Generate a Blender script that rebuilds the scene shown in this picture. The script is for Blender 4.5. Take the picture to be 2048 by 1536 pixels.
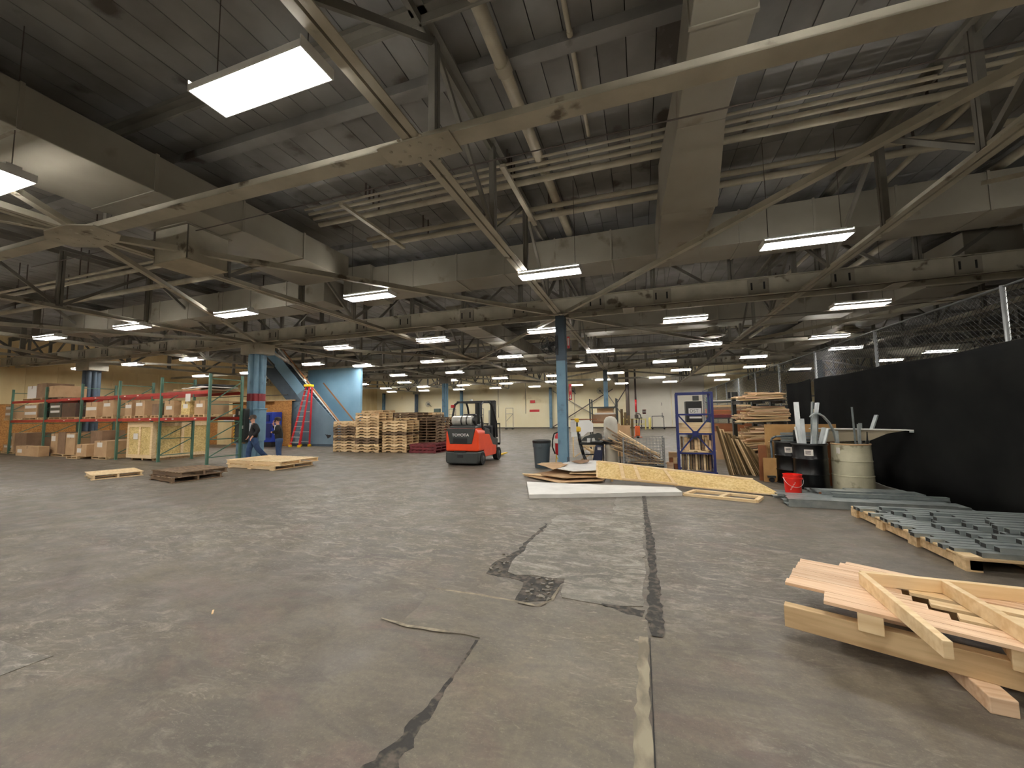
import bpy, bmesh, math, random
from mathutils import Vector, Matrix, Euler
SC = bpy.context.scene
COL = SC.collection
for o in list(bpy.data.objects):
    bpy.data.objects.remove(o)
rnd = random.Random(7)

# ------------------------------------------------ camera, world, exposure
cam_d = bpy.data.cameras.new('camera')
cam_d.sensor_width = 36.0
cam_d.lens = 778.0 * 36.0 / 2048.0
cam_d.clip_start = 0.05
cam_d.clip_end = 300
cam = bpy.data.objects.new('camera', cam_d)
COL.objects.link(cam)
cam.matrix_world = Matrix(((0.94968111, 0.03751632, 0.31096352, 0.0),
                           (0.31290734, -0.06939968, -0.94724478, 0.0),
                           (-0.01395637, 0.99688325, -0.07764670, 1.55),
                           (0, 0, 0, 1)))
SC.camera = cam
W = bpy.data.worlds.new('world')
SC.world = W
W.use_nodes = True
W.node_tree.nodes['Background'].inputs[0].default_value = (0.5, 0.55, 0.6, 1)
W.node_tree.nodes['Background'].inputs[1].default_value = 0.02
SC.view_settings.view_transform = 'Standard'
SC.view_settings.look = 'None'
SC.view_settings.gamma = 1.0
SC.view_settings.use_curve_mapping = False
SC.view_settings.exposure = 0.0
TUBE_POWER = 106.0          # radiance of the fluorescent tubes
TUBE_COL = (1.0, 0.97, 0.91)

# ------------------------------------------------ materials
def lin(c):
    r = []
    for x in c[:3]:
        x /= 255.0
        r.append(x / 12.92 if x <= 0.04045 else ((x + 0.055) / 1.055) ** 2.4)
    return (*r, 1.0)

MATS = {}
def pm(name, c1, c2=None, scale=4.0, stretch=(1, 1, 1), rough=0.7, metal=0.0, bump=0.0, rv=0.0, lo=0.35, hi=0.65,
       spots=None, spot_scale=2.0, spot_lo=0.6, spot_hi=0.68, detail=5.0, emit=None, coat=0.0):
    """painted / grained surface: two tones mixed by stretched noise, optional worn spots, per-object brightness variation"""
    m = bpy.data.materials.new(name)
    m.use_nodes = True
    nt = m.node_tree; N = nt.nodes; L = nt.links
    b = N['Principled BSDF']
    b.inputs['Roughness'].default_value = rough
    b.inputs['Metallic'].default_value = metal
    if coat: b.inputs['Coat Weight'].default_value = coat
    c2 = c2 or c1
    tc = N.new('ShaderNodeTexCoord'); oi = N.new('ShaderNodeObjectInfo')
    add = N.new('ShaderNodeVectorMath'); add.operation = 'ADD'
    mul = N.new('ShaderNodeVectorMath'); mul.operation = 'SCALE'
    cmb = N.new('ShaderNodeCombineXYZ')
    L.new(oi.outputs['Random'], cmb.inputs[0]); L.new(oi.outputs['Random'], cmb.inputs[1]); L.new(oi.outputs['Random'], cmb.inputs[2])
    L.new(cmb.outputs[0], mul.inputs[0]); mul.inputs['Scale'].default_value = 37.0
    L.new(tc.outputs['Object'], add.inputs[0]); L.new(mul.outputs[0], add.inputs[1])
    mp = N.new('ShaderNodeMapping'); mp.inputs['Scale'].default_value = stretch
    L.new(add.outputs[0], mp.inputs[0])
    n = N.new('ShaderNodeTexNoise'); n.inputs['Scale'].default_value = scale; n.inputs['Detail'].default_value = detail
    L.new(mp.outputs[0], n.inputs[0])
    mr = N.new('ShaderNodeMapRange'); mr.inputs[1].default_value = lo; mr.inputs[2].default_value = hi
    L.new(n.outputs[0], mr.inputs[0])
    mx = N.new('ShaderNodeMix'); mx.data_type = 'RGBA'
    mx.inputs[6].default_value = lin(c1); mx.inputs[7].default_value = lin(c2)
    L.new(mr.outputs[0], mx.inputs[0])
    out = mx.outputs[2]
    if spots:
        n2 = N.new('ShaderNodeTexNoise'); n2.inputs['Scale'].default_value = spot_scale; n2.inputs['Detail'].default_value = 7
        L.new(add.outputs[0], n2.inputs[0])
        mr2 = N.new('ShaderNodeMapRange'); mr2.inputs[1].default_value = spot_lo; mr2.inputs[2].default_value = spot_hi
        L.new(n2.outputs[0], mr2.inputs[0])
        mx2 = N.new('ShaderNodeMix'); mx2.data_type = 'RGBA'
        L.new(out, mx2.inputs[6]); mx2.inputs[7].default_value = lin(spots)
        L.new(mr2.outputs[0], mx2.inputs[0]); out = mx2.outputs[2]
    if rv:
        hsv = N.new('ShaderNodeHueSaturation')
        r2 = N.new('ShaderNodeMapRange'); r2.inputs[3].default_value = 1 - rv; r2.inputs[4].default_value = 1 + rv
        L.new(oi.outputs['Random'], r2.inputs[0]); L.new(r2.outputs[0], hsv.inputs['Value'])
        L.new(out, hsv.inputs['Color']); out = hsv.outputs[0]
    L.new(out, b.inputs['Base Color'])
    if bump:
        bp = N.new('ShaderNodeBump'); bp.inputs['Strength'].default_value = bump; bp.inputs['Distance'].default_value = 0.01
        L.new(n.outputs[0], bp.inputs['Height']); L.new(bp.outputs[0], b.inputs['Normal'])
    if emit:
        b.inputs['Emission Color'].default_value = (*emit[0], 1); b.inputs['Emission Strength'].default_value = emit[1]
    MATS[name] = m
    return m

def osb_mat(name, c1, c2, c3, scale=28.0, rv=0.05):
    m = pm(name, c1, c2, scale=3, rough=0.75, rv=rv)
    nt = m.node_tree; N = nt.nodes; L = nt.links; b = N['Principled BSDF']
    tc = N.new('ShaderNodeTexCoord'); mp = N.new('ShaderNodeMapping'); mp.inputs['Scale'].default_value = (1, 1.7, 1.9)
    L.new(tc.outputs['Object'], mp.inputs[0])
    v = N.new('ShaderNodeTexVoronoi'); v.inputs['Scale'].default_value = scale
    L.new(mp.outputs[0], v.inputs['Vector'])
    cr = N.new('ShaderNodeValToRGB')
    cr.color_ramp.elements[0].position = 0.1; cr.color_ramp.elements[0].color = lin(c3)
    cr.color_ramp.elements[1].position = 0.85; cr.color_ramp.elements[1].color = lin(c1)
    e = cr.color_ramp.elements.new(0.45); e.color = lin(c2)
    sp = N.new('ShaderNodeSeparateColor'); L.new(v.outputs['Color'], sp.inputs[0]); L.new(sp.outputs[0], cr.inputs[0])
    old = b.inputs['Base Color'].links[0].from_socket
    mx = N.new('ShaderNodeMix'); mx.data_type = 'RGBA'; mx.inputs[0].default_value = 0.6
    L.new(old, mx.inputs[6]); L.new(cr.outputs[0], mx.inputs[7]); L.new(mx.outputs[2], b.inputs['Base Color'])
    bp = N.new('ShaderNodeBump'); bp.inputs['Strength'].default_value = 0.25; bp.inputs['Distance'].default_value = 0.003
    L.new(v.outputs['Distance'], bp.inputs['Height']); L.new(bp.outputs[0], b.inputs['Normal'])
    return m

def floor_mat(name, base, warm, light, dark, seed, wear=(0.56, 0.7), light_amt=0.75):
    m = bpy.data.materials.new(name); m.use_nodes = True
    nt = m.node_tree; N = nt.nodes; L = nt.links; b = N['Principled BSDF']
    tc = N.new('ShaderNodeTexCoord')
    def noise(scale, stretch=(1, 1, 1), det=8, off=0.0, rough=0.6, dist=0.0):
        mp = N.new('ShaderNodeMapping'); mp.inputs['Scale'].default_value = stretch
        mp.inputs['Location'].default_value = (seed + off, seed * 1.7 + off, 0)
        L.new(tc.outputs['Object'], mp.inputs[0])
        n = N.new('ShaderNodeTexNoise'); n.inputs['Scale'].default_value = scale; n.inputs['Detail'].default_value = det
        n.inputs['Roughness'].default_value = rough; n.inputs['Distortion'].default_value = dist
        L.new(mp.outputs[0], n.inputs[0]); return n.outputs[0]
    def rng(s, a, c, t0=0.0, t1=1.0):
        r = N.new('ShaderNodeMapRange'); r.inputs[1].default_value = a; r.inputs[2].default_value = c
        r.inputs[3].default_value = t0; r.inputs[4].default_value = t1
        L.new(s, r.inputs[0]); return r.outputs[0]
    def mix(f, a, c):
        x = N.new('ShaderNodeMix'); x.data_type = 'RGBA'
        L.new(f, x.inputs[0])
        if isinstance(a, tuple): x.inputs[6].default_value = a
        else: L.new(a, x.inputs[6])
        if isinstance(c, tuple): x.inputs[7].default_value = c
        else: L.new(c, x.inputs[7])
        return x.outputs[2]
    def mulf(a, c):
        x = N.new('ShaderNodeMath'); x.operation = 'MULTIPLY'; L.new(a, x.inputs[0])
        if isinstance(c, float): x.inputs[1].default_value = c
        else: L.new(c, x.inputs[1])
        return x.outputs[0]
    def gray(f): return lin(tuple(int(v * f) for v in base))
    col = mix(rng(noise(0.55, (1, 1.5, 1), dist=0.8), 0.40, 0.60), lin(base), lin(warm))
    col = mix(rng(noise(1.6, (1, 2.0, 1), off=5, dist=1.2), 0.46, 0.66, 0, 0.8), col, lin(dark))
    col = mix(rng(noise(1.3, (1, 1.6, 1), off=15, dist=0.8), 0.54, 0.68, 0, 0.55), col, lin((112, 88, 80)))       # reddish staining
    col = mix(rng(noise(1.0, (1, 1.2, 1), off=19, dist=1.0), 0.54, 0.70, 0, 0.4), col, lin((122, 112, 88)))       # olive staining
    col = mix(rng(noise(4.5, (1, 2.4, 1), off=51, rough=0.72, dist=1.0), 0.42, 0.68, 0.35, 0.0), col, gray(0.62))
    # a scuffed band of bare concrete in the middle distance of the aisle
    sx = N.new('ShaderNodeSeparateXYZ'); L.new(tc.outputs['Object'], sx.inputs[0])
    band = mulf(mulf(rng(sx.outputs[1], 2.6, 4.0), rng(sx.outputs[1], 9.0, 6.4)), mulf(rng(sx.outputs[0], -9.5, -6.0), rng(sx.outputs[0], 2.6, 1.0)))
    region = rng(noise(0.33, (1, 1.5, 1), off=11), 0.46, 0.62)
    mxr = N.new('ShaderNodeMath'); mxr.operation = 'MAXIMUM'; L.new(region, mxr.inputs[0]); L.new(band, mxr.inputs[1])
    fine = rng(noise(3.4, (1, 2.2, 1), off=23, rough=0.72, dist=1.4), wear[0], wear[1])
    col = mix(mulf(mulf(fine, mxr.outputs[0]), light_amt), col, lin(light))
    fine2 = rng(noise(7.5, (1, 3.0, 1), off=83, rough=0.7, dist=2.0), 0.56, 0.66)
    col = mix(mulf(mulf(fine2, mxr.outputs[0]), 0.7), col, lin(tuple(min(255, int(v * 1.12)) for v in light)))
    col = mix(rng(noise(1.1, (1, 1.8, 1), off=41, dist=0.8), 0.56, 0.70, 0, 0.55), col, gray(0.72))
    col = mix(rng(noise(30, off=3, det=5, rough=0.75), 0.38, 0.66, 0, 0.38), col, gray(0.6))
    col = mix(rng(noise(90, off=8, det=2), 0.60, 0.75, 0, 0.3), col, lin(light))
    L.new(col, b.inputs['Base Color'])
    L.new(rng(noise(2.5, off=9), 0.3, 0.7, 0.42, 0.66), b.inputs['Roughness'])
    b.inputs['Specular IOR Level'].default_value = 0.5
    bp = N.new('ShaderNodeBump'); bp.inputs['Strength'].default_value = 0.35; bp.inputs['Distance'].default_value = 0.006
    L.new(noise(7, off=77), bp.inputs['Height']); L.new(bp.outputs[0], b.inputs['Normal'])
    MATS[name] = m
    return m

def tube_mat():
    m = bpy.data.materials.new('lamp_tube'); m.use_nodes = True
    b = m.node_tree.nodes['Principled BSDF']
    b.inputs['Base Color'].default_value = (0.9, 0.9, 0.9, 1)
    b.inputs['Emission Color'].default_value = (*TUBE_COL, 1)
    b.inputs['Emission Strength'].default_value = TUBE_POWER
    return m

M_FLOOR = floor_mat('floor_concrete', (103, 94, 82), (111, 101, 85), (156, 148, 134), (80, 72, 65), 3.0, wear=(0.50, 0.64), light_amt=0.8)
M_PATCH = floor_mat('patch_concrete', (114, 106, 91), (119, 109, 92), (150, 141, 123), (94, 87, 76), 31.0)
M_PATCHR = floor_mat('patch_rough', (116, 109, 98), (106, 98, 87), (168, 161, 148), (88, 82, 74), 57.0, wear=(0.45, 0.62), light_amt=0.95)
M_PIT = pm('pit_dark', (50, 48, 45), (92, 84, 75), lo=.46, hi=.62, scale=16, rough=0.95, bump=0.8)  # dark mottle on flat pieces, giving the pit and trenches depth
M_STRIP = pm('strip_pale', (152, 143, 122), (114, 105, 90), lo=.42, hi=.6, scale=9, stretch=(1, .5, 1), rough=0.85)
M_CEIL = pm('ceiling_paint', (136, 134, 130), (112, 109, 104), scale=1.2, rough=0.85, rv=0.05, spots=(78, 70, 62), spot_scale=1.1, spot_lo=0.63, spot_hi=0.70)
M_GAP = pm('ceiling_gap', (22, 20, 18), rough=0.95)
M_STEEL = pm('cream_steel', (186, 180, 163), (158, 152, 136), scale=1.6, rough=0.6, spots=(92, 82, 66), spot_scale=2.3, spot_lo=0.63, spot_hi=0.7)
M_WEB = pm('dim_steel', (116, 112, 102), (98, 94, 85), scale=2, rough=0.7)
M_DUCT = pm('duct_paint', (150, 144, 130), (132, 126, 113), scale=0.8, rough=0.55, spots=(112, 102, 86), spot_scale=1.3, spot_lo=0.62, spot_hi=0.7)
M_PIPE = pm('pipe_paint', (176, 167, 146), (150, 141, 122), scale=2.5, rough=0.55)
M_DKPIPE = pm('dark_pipe', (72, 62, 54), rough=0.6)
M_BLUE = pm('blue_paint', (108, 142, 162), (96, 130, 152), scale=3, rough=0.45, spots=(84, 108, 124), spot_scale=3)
M_BLUEDK = pm('dark_blue_paint', (62, 78, 92), (52, 66, 80), scale=3, rough=0.55)  # separate darker blue-grey paint: upper shafts, plates, stair stringer
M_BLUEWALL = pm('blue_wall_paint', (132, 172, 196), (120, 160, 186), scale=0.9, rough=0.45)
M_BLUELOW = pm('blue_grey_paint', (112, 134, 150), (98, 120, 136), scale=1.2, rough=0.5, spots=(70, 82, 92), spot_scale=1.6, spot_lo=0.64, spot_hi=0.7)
M_BAND = pm('red_band', (120, 22, 30), rough=0.5)
M_CREAM = pm('cream_wall', (252, 242, 210), (246, 232, 192), scale=0.35, rough=0.75, spots=(176, 150, 104), spot_scale=0.35, spot_lo=0.6, spot_hi=0.75)
M_WHITEW = pm('white_wall', (236, 230, 216), (228, 222, 208), scale=0.5, rough=0.75)
M_OSBW = osb_mat('osb_wall', (196, 142, 78), (174, 120, 62), (140, 92, 44), scale=14)
M_PLYW = pm('plywood_wall', (240, 218, 168), (226, 200, 148), scale=1.4, stretch=(1, 1, .3), rough=0.75, rv=0.06)
M_OSB = osb_mat('osb_board', (238, 212, 156), (224, 192, 128), (198, 160, 96), scale=34)
M_OSBB = osb_mat('osb_crate', (232, 208, 146), (210, 180, 112), (176, 142, 82), scale=16)
M_PLYB = pm('brown_plywood', (186, 146, 92), (166, 124, 74), scale=4, rough=.7, spots=(112, 80, 46), spot_scale=8, spot_lo=.7, spot_hi=.74)
M_PINE = pm('pine', (240, 214, 172), (222, 190, 142), scale=7, stretch=(.25, 3, 3), rough=0.65, rv=0.08, spots=(150, 96, 56), spot_scale=9, spot_lo=0.72, spot_hi=0.76)
M_PINEP = pm('pink_pine', (236, 204, 170), (214, 172, 134), scale=7, stretch=(.22, 4, 4), rough=0.6, rv=0.1, spots=(138, 84, 50), spot_scale=8, spot_lo=0.72, spot_hi=0.77)
M_PALLET = pm('pallet_wood', (218, 188, 144), (186, 154, 112), scale=6, stretch=(.3, 3, 3), rough=0.75, rv=0.14)
M_OLDP = pm('old_pallet_wood', (132, 108, 82), (98, 78, 60), scale=6, stretch=(.3, 3, 3), rough=0.85, rv=0.2)
M_REDP = pm('red_pallet_paint', (112, 30, 36), (84, 28, 32), scale=5, rough=0.7)
M_CARD = pm('cardboard', (192, 158, 120), (178, 144, 106), scale=3, rough=0.85, rv=0.08)
M_CARDD = pm('cardboard_brown', (144, 114, 88), (128, 100, 76), scale=3, rough=0.85, rv=0.08)
M_WRAP = pm('dark_wrap', (60, 62, 52), (78, 72, 64), scale=5, rough=0.4)
M_WRAPR = pm('brown_wrap', (82, 58, 50), (70, 54, 46), scale=5, rough=0.4)
M_PAPER = pm('white_paper', (226, 220, 212), rough=0.8)
M_SHEET = pm('white_sheeting', (230, 227, 221), (216, 213, 207), scale=3.5, rough=0.55, bump=0.5)
M_GREEN = pm('rack_green', (78, 116, 98), (68, 104, 88), scale=4, rough=0.45)
M_RED = pm('rack_red', (170, 44, 36), (150, 38, 32), scale=4, rough=0.45)
M_GREYST = pm('bare_steel', (150, 142, 128), rough=0.45, metal=0.4)
M_GALV = pm('galvanized', (168, 174, 172), (142, 150, 150), scale=8, rough=0.38, metal=0.45, rv=0.1)
M_GALVW = pm('bright_stud', (232, 236, 236), (212, 218, 218), scale=6, rough=0.4, metal=0.1, rv=0.06)
M_HOLE = pm('dark_hollow', (34, 34, 33), rough=0.9)
M_BLACK = pm('black_plastic', (24, 24, 25), rough=0.4)
M_DRUM = pm('black_drum', (8, 8, 9), rough=0.3)
M_DRUM.node_tree.nodes['Principled BSDF'].inputs['Specular IOR Level'].default_value = 0.3
M_CLOTH = pm('black_cloth', (17, 17, 17), (24, 24, 23), scale=2, rough=0.95)
M_CLOTH.node_tree.nodes['Principled BSDF'].inputs['Specular IOR Level'].default_value = 0.05
M_FIBER = pm('fibre_drum', (202, 196, 168), (186, 180, 152), scale=5, rough=0.6, spots=(138, 130, 104), spot_scale=4)
M_BUCKET = pm('red_bucket', (232, 36, 24), rough=0.35)
M_ORANGE = pm('orange_paint', (236, 74, 28), (224, 66, 24), scale=3, rough=0.35, coat=0.3)
M_DKGREY = pm('dark_grey_metal', (52, 56, 54), (44, 48, 47), scale=4, rough=0.45)
M_RUBBER = pm('rubber', (20, 20, 20), rough=0.85)
M_CHROME = pm('tank_metal', (206, 204, 196), (180, 176, 168), scale=4, rough=0.3, metal=0.35)
M_WHITE = pm('white_paint', (232, 232, 228), rough=0.5)
M_TRASH = pm('grey_plastic', (66, 76, 82), rough=0.5)
M_REDX = pm('red_paint', (196, 24, 30), rough=0.3, coat=0.4)
M_YEL = pm('yellow_paint', (236, 190, 30), rough=0.4)
M_NAVY = pm('navy_paint', (24, 36, 96), rough=0.4)
M_BLUEM = pm('machine_blue', (28, 56, 150), rough=0.4)
M_FIBRED = pm('ladder_red', (206, 44, 52), rough=0.4)
M_ALU = pm('aluminium', (214, 212, 208), rough=0.35, metal=0.3)
M_WOODRAIL = pm('wood_rail', (150, 104, 70), rough=0.5)
M_WIRE = pm('fence_wire', (92, 94, 94), rough=0.45, metal=0.6)
M_POST = pm('fence_post', (150, 152, 152), rough=0.45, metal=0.4)
M_BAG = pm('canvas_bag', (206, 202, 190), (190, 186, 174), scale=4, rough=0.85, bump=0.4)
M_SKIN = pm('skin', (206, 152, 128), rough=0.55)
M_HAIR = pm('hair', (38, 28, 24), rough=0.8)
M_HAIR2 = pm('greying_hair', (64, 54, 48), rough=0.8)
M_JACKET = pm('black_jacket', (22, 22, 25), rough=0.85)
M_SHIRT = pm('pale_shirt', (196, 200, 206), rough=0.85)
M_JEANS = pm('jeans', (48, 72, 108), (38, 58, 92), scale=9, rough=0.9)
M_SHOE = pm('shoe', (34, 28, 26), rough=0.6)
M_TUBE = tube_mat()
M_REFL = pm('white_reflector', (240, 240, 238), rough=0.35)
M_BROWNB = pm('brown_board', (142, 86, 48), (124, 74, 40), scale=3, rough=0.7)
M_GREENW = pm('weathered_board', (128, 106, 70), (108, 88, 58), scale=6, stretch=(3, 3, .3), rough=0.8, rv=0.15)
M_ORPAINT = pm('jack_orange', (206, 92, 44), rough=0.45)
M_PINKS = pm('sign_red', (206, 60, 62), rough=0.5)

def tint(m):
    return MATS.get(m, m) if isinstance(m, str) else m

# ------------------------------------------------ mesh builder
class MB:
    def __init__(s): s.v = []; s.f = []; s.mi = []; s.cur = 0
    def mat(s, i): s.cur = i; return s
    def add(s, vs, fs):
        k = len(s.v); s.v += [tuple(p) for p in vs]
        s.f += [tuple(i + k for i in f) for f in fs]; s.mi += [s.cur] * len(fs); return s
    def box(s, x0, x1, y0, y1, z0, z1):
        return s.add([(x0, y0, z0), (x1, y0, z0), (x1, y1, z0), (x0, y1, z0), (x0, y0, z1), (x1, y0, z1), (x1, y1, z1), (x0, y1, z1)],
                     [(0, 3, 2, 1), (4, 5, 6, 7), (0, 1, 5, 4), (1, 2, 6, 5), (2, 3, 7, 6), (3, 0, 4, 7)])
    def obox(s, c, d, rot=(0, 0, 0)):
        R = Euler(rot).to_matrix(); c = Vector(c); a = [x / 2 for x in d]
        vs = [c + R @ Vector((sx * a[0], sy * a[1], sz * a[2])) for sz in (-1, 1) for sx, sy in ((-1, -1), (1, -1), (1, 1), (-1, 1))]
        return s.add(vs, [(0, 3, 2, 1), (4, 5, 6, 7), (0, 1, 5, 4), (1, 2, 6, 5), (2, 3, 7, 6), (3, 0, 4, 7)])
    def bar(s, p, q, w, h, up=(0, 0, 1)):
        p = Vector(p); q = Vector(q); d = (q - p).normalized(); u = Vector(up)
        if abs(d.dot(u)) > 0.99: u = Vector((0, 1, 0))
        sd = d.cross(u).normalized() * w / 2; u = sd.cross(d).normalized() * h / 2
        vs = [r + a * sd + b * u for r in (p, q) for a, b in ((-1, -1), (1, -1), (1, 1), (-1, 1))]
        return s.add(vs, [(0, 1, 2, 3), (7, 6, 5, 4), (0, 4, 5, 1), (1, 5, 6, 2), (2, 6, 7, 3), (3, 7, 4, 0)])
    def tube(s, p, q, r, r2=None, n=10, caps=True):
        p = Vector(p); q = Vector(q); d = (q - p).normalized()
        u = Vector((0, 0, 1)) if abs(d.z) < 0.9 else Vector((1, 0, 0))
        a = d.cross(u).normalized(); b = d.cross(a); r2 = r if r2 is None else r2
        vs = [c + rr * (math.cos(t) * a + math.sin(t) * b) for c, rr in ((p, r), (q, r2)) for t in [2 * math.pi * i / n for i in range(n)]]
        fs = [(i, (i + 1) % n, n + (i + 1) % n, n + i) for i in range(n)]
        if caps: fs += [tuple(range(n))[::-1], tuple(range(n, 2 * n))]
        return s.add(vs, fs)
    def path(s, pts, r, n=8):
        for a, b in zip(pts, pts[1:]): s.tube(a, b, r, n=n)
        return s
    def lathe(s, prof, c=(0, 0, 0), n=24, closed=True):
        vs = [(c[0] + r * math.cos(2 * math.pi * i / n), c[1] + r * math.sin(2 * math.pi * i / n), c[2] + z) for r, z in prof for i in range(n)]
        fs = [(j * n + i, j * n + (i + 1) % n, (j + 1) * n + (i + 1) % n, (j + 1) * n + i) for j in range(len(prof) - 1) for i in range(n)]
        if closed: fs += [tuple(range(n))[::-1], tuple(range((len(prof) - 1) * n, len(prof) * n))]
        return s.add(vs, fs)
    def prism(s, pts, a, b, axis='y'):
        f = {'y': lambda u, v, t: (u, t, v), 'x': lambda u, v, t: (t, u, v), 'z': lambda u, v, t: (u, v, t)}[axis]
        n = len(pts)
        vs = [f(u, v, t) for t in (a, b) for u, v in pts]
        return s.add(vs, [tuple(range(n)), tuple(range(n, 2 * n))[::-1]] + [(i, i + n, (i + 1) % n + n, (i + 1) % n) for i in range(n)])
    def mesh(s, name, mats, smooth=False):
        me = bpy.data.meshes.new(name); me.from_pydata(s.v, [], s.f)
        for m in (mats if isinstance(mats, (list, tuple)) else [mats]): me.materials.append(m)
        if len(me.materials) > 1: me.polygons.foreach_set('material_index', s.mi)
        bm = bmesh.new(); bm.from_mesh(me); bmesh.ops.recalc_face_normals(bm, faces=bm.faces)
        if smooth:
            for f in bm.faces: f.smooth = len(f.verts) <= 4
            for e in bm.edges:
                if len(e.link_faces) == 2 and e.calc_face_angle(0) > 0.6: e.smooth = False
        bm.to_mesh(me); bm.free()
        return me

def put(name, me, parent=None, loc=(0, 0, 0), rot=(0, 0, 0), bev=0):
    o = bpy.data.objects.new(name, me); COL.objects.link(o); o.location = loc; o.rotation_euler = rot
    if parent is not None: o.parent = parent
    if bev:
        b = o.modifiers.new('bevel', 'BEVEL'); b.width = bev; b.segments = 2; b.limit_method = 'ANGLE'
    return o
def P(name, mb, mats, parent, loc=(0, 0, 0), rot=(0, 0, 0), smooth=False, bev=0, label=None, kind=None):
    o = put(name, mb.mesh(name, mats, smooth), parent, loc, rot, bev)
    if label: o['label'] = label
    if kind: o['kind'] = kind
    return o
def tag(o, label, cat, group=None, kind=None):
    if label: o['label'] = label
    if cat: o['category'] = cat
    if group: o['group'] = group
    if kind: o['kind'] = kind
    return o
def T(name, label, cat, loc=(0, 0, 0), rz=0.0, group=None, rot=None):
    o = put(name, None, None, loc, rot or (0, 0, rz)); o.empty_display_size = 0.2
    return tag(o, label, cat, group)
def M(name, mb, mats, label, cat, loc=(0, 0, 0), rot=(0, 0, 0), group=None, smooth=False, bev=0):
    return tag(put(name, mb.mesh(name, mats, smooth), None, loc, rot, bev), label, cat, group)
def S(name, mb, mats, parent=None, loc=(0, 0, 0), smooth=False):
    o = put(name, mb.mesh(name, mats, smooth), parent, loc)
    if parent is None: o['kind'] = 'structure'
    return o
def dup(root, loc, rot=None, label=None, group=None):
    r = root.copy(); COL.objects.link(r); r.location = loc
    if rot is not None: r.rotation_euler = rot
    if label: r['label'] = label
    if group: r['group'] = group
    for ch in list(root.children):
        c = ch.copy(); COL.objects.link(c); c.parent = r
        for g in list(ch.children):
            d = g.copy(); COL.objects.link(d); d.parent = c
    return r
def text(name, s, size, mat, parent, loc, rot, ext=0.004, sx=1.0):
    cu = bpy.data.curves.new(name, 'FONT'); cu.body = s; cu.size = size; cu.extrude = ext; cu.align_x = 'CENTER'; cu.align_y = 'CENTER'
    tmp = bpy.data.objects.new('lettering_curve', cu); me = bpy.data.meshes.new_from_object(tmp); bpy.data.objects.remove(tmp)
    me.materials.clear(); me.materials.append(mat)
    o = put(name, me, parent, loc, rot); o.scale = (sx, 1, 1); o['kind'] = 'stuff' if False else 'thing'; del o['kind']
    return o
ORD = ['first', 'second', 'third', 'fourth', 'fifth', 'sixth', 'seventh', 'eighth', 'ninth', 'tenth', 'eleventh', 'twelfth', 'thirteenth', 'fourteenth', 'fifteenth', 'sixteenth', 'seventeenth', 'eighteenth', 'nineteenth', 'twentieth', 'twenty-first', 'twenty-second']
PI = math.pi

# ------------------------------------------------ room shell
XL, XR, Y0, Y1, ZC = -31.5, 33.0, -6.0, 41.3, 6.1
fl = S('floor', MB().box(XL, XR, Y0, Y1, -0.2, 0), M_FLOOR)
def jag(pts, step=0.12, amp=0.02, seed=1):
    r = random.Random(seed); out = []
    for (x0, y0), (x1, y1) in zip(pts, pts[1:] + pts[:1]):
        n = max(1, int(math.hypot(x1 - x0, y1 - y0) / step))
        for i in range(n):
            t = i / n; out.append((x0 + (x1 - x0) * t + r.uniform(-amp, amp), y0 + (y1 - y0) * t + r.uniform(-amp, amp)))
    return out
P('concrete_patch', MB().prism(jag([(-1.07, 0.3), (-1.12, 2.62), (-1.76, 2.60), (-1.80, 3.2), (-1.02, 3.19), (-0.98, 3.10), (-0.80, 3.16), (-0.78, 3.28), (-0.02, 3.30), (0.0, 0.3)], amp=0.012), 0, 0.006, 'z'), M_PATCH, fl)
P('concrete_patch', MB().prism(jag([(-1.33, 3.72), (-0.74, 3.73), (-0.70, 3.34), (-0.03, 3.38), (-0.03, 7.6), (-0.45, 7.5), (-0.48, 6.2), (-1.27, 6.0), (-1.28, 5.3), (-1.33, 4.3)], amp=0.03, seed=2), 0, 0.005, 'z'), M_PATCHR, fl)
P('concrete_patch', MB().prism(jag([(-5.6, 1.30), (-3.78, 1.36), (-3.74, 1.60), (-5.6, 1.62)], amp=0.012, seed=3), 0, 0.004, 'z'), M_PATCHR, fl)
P('trench', MB().prism(jag([(-1.04, 3.20), (-0.79, 3.27), (-0.72, 3.70), (-1.30, 3.74), (-1.32, 4.25), (-1.29, 5.5), (-1.33, 5.5), (-1.40, 4.3), (-1.50, 3.95), (-1.52, 3.66), (-1.06, 3.58)], step=0.08, amp=0.025, seed=4), 0, 0.0025, 'z'), M_PIT, fl)
def strip(pts, z, seed, step=0.05, amp=0.3):
    # ragged ribbon: (x, y, half width) along the crack
    r = random.Random(seed); m = MB(); L_, R_ = [], []
    for a, b in zip(pts, pts[1:]):
        d = Vector((b[0] - a[0], b[1] - a[1])); n = max(1, int(d.length / step)); nn = Vector((-d.y, d.x)).normalized()
        for i in range(n):
            t = i / n; w = a[2] + (b[2] - a[2]) * t; x = a[0] + d.x * t; y = a[1] + d.y * t
            wl_, wr_ = w * r.uniform(1 - amp, 1 + amp), w * r.uniform(1 - amp, 1 + amp)
            L_.append((x + nn.x * wl_, y + nn.y * wl_)); R_.append((x - nn.x * wr_, y - nn.y * wr_))
    for i in range(len(L_) - 1):
        k = len(m.v); m.v += [(*L_[i], z), (*R_[i], z), (*R_[i + 1], z), (*L_[i + 1], z)]; m.f.append((k, k + 1, k + 2, k + 3)); m.mi.append(0)
    return m
P('trench', strip([(.05, 2.98, .03), (.05, 3.2, .06), (.05, 3.45, .055), (.06, 4.2, .035), (.05, 5.2, .045), (.02, 6.4, .03), (.0, 7.8, .03)], .0062, 5), M_PIT, fl)
P('trench', strip([(-.36, 3.34, .01), (-.2, 3.3, .04), (.02, 3.26, .07)], .0064, 15), M_PIT, fl)
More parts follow.
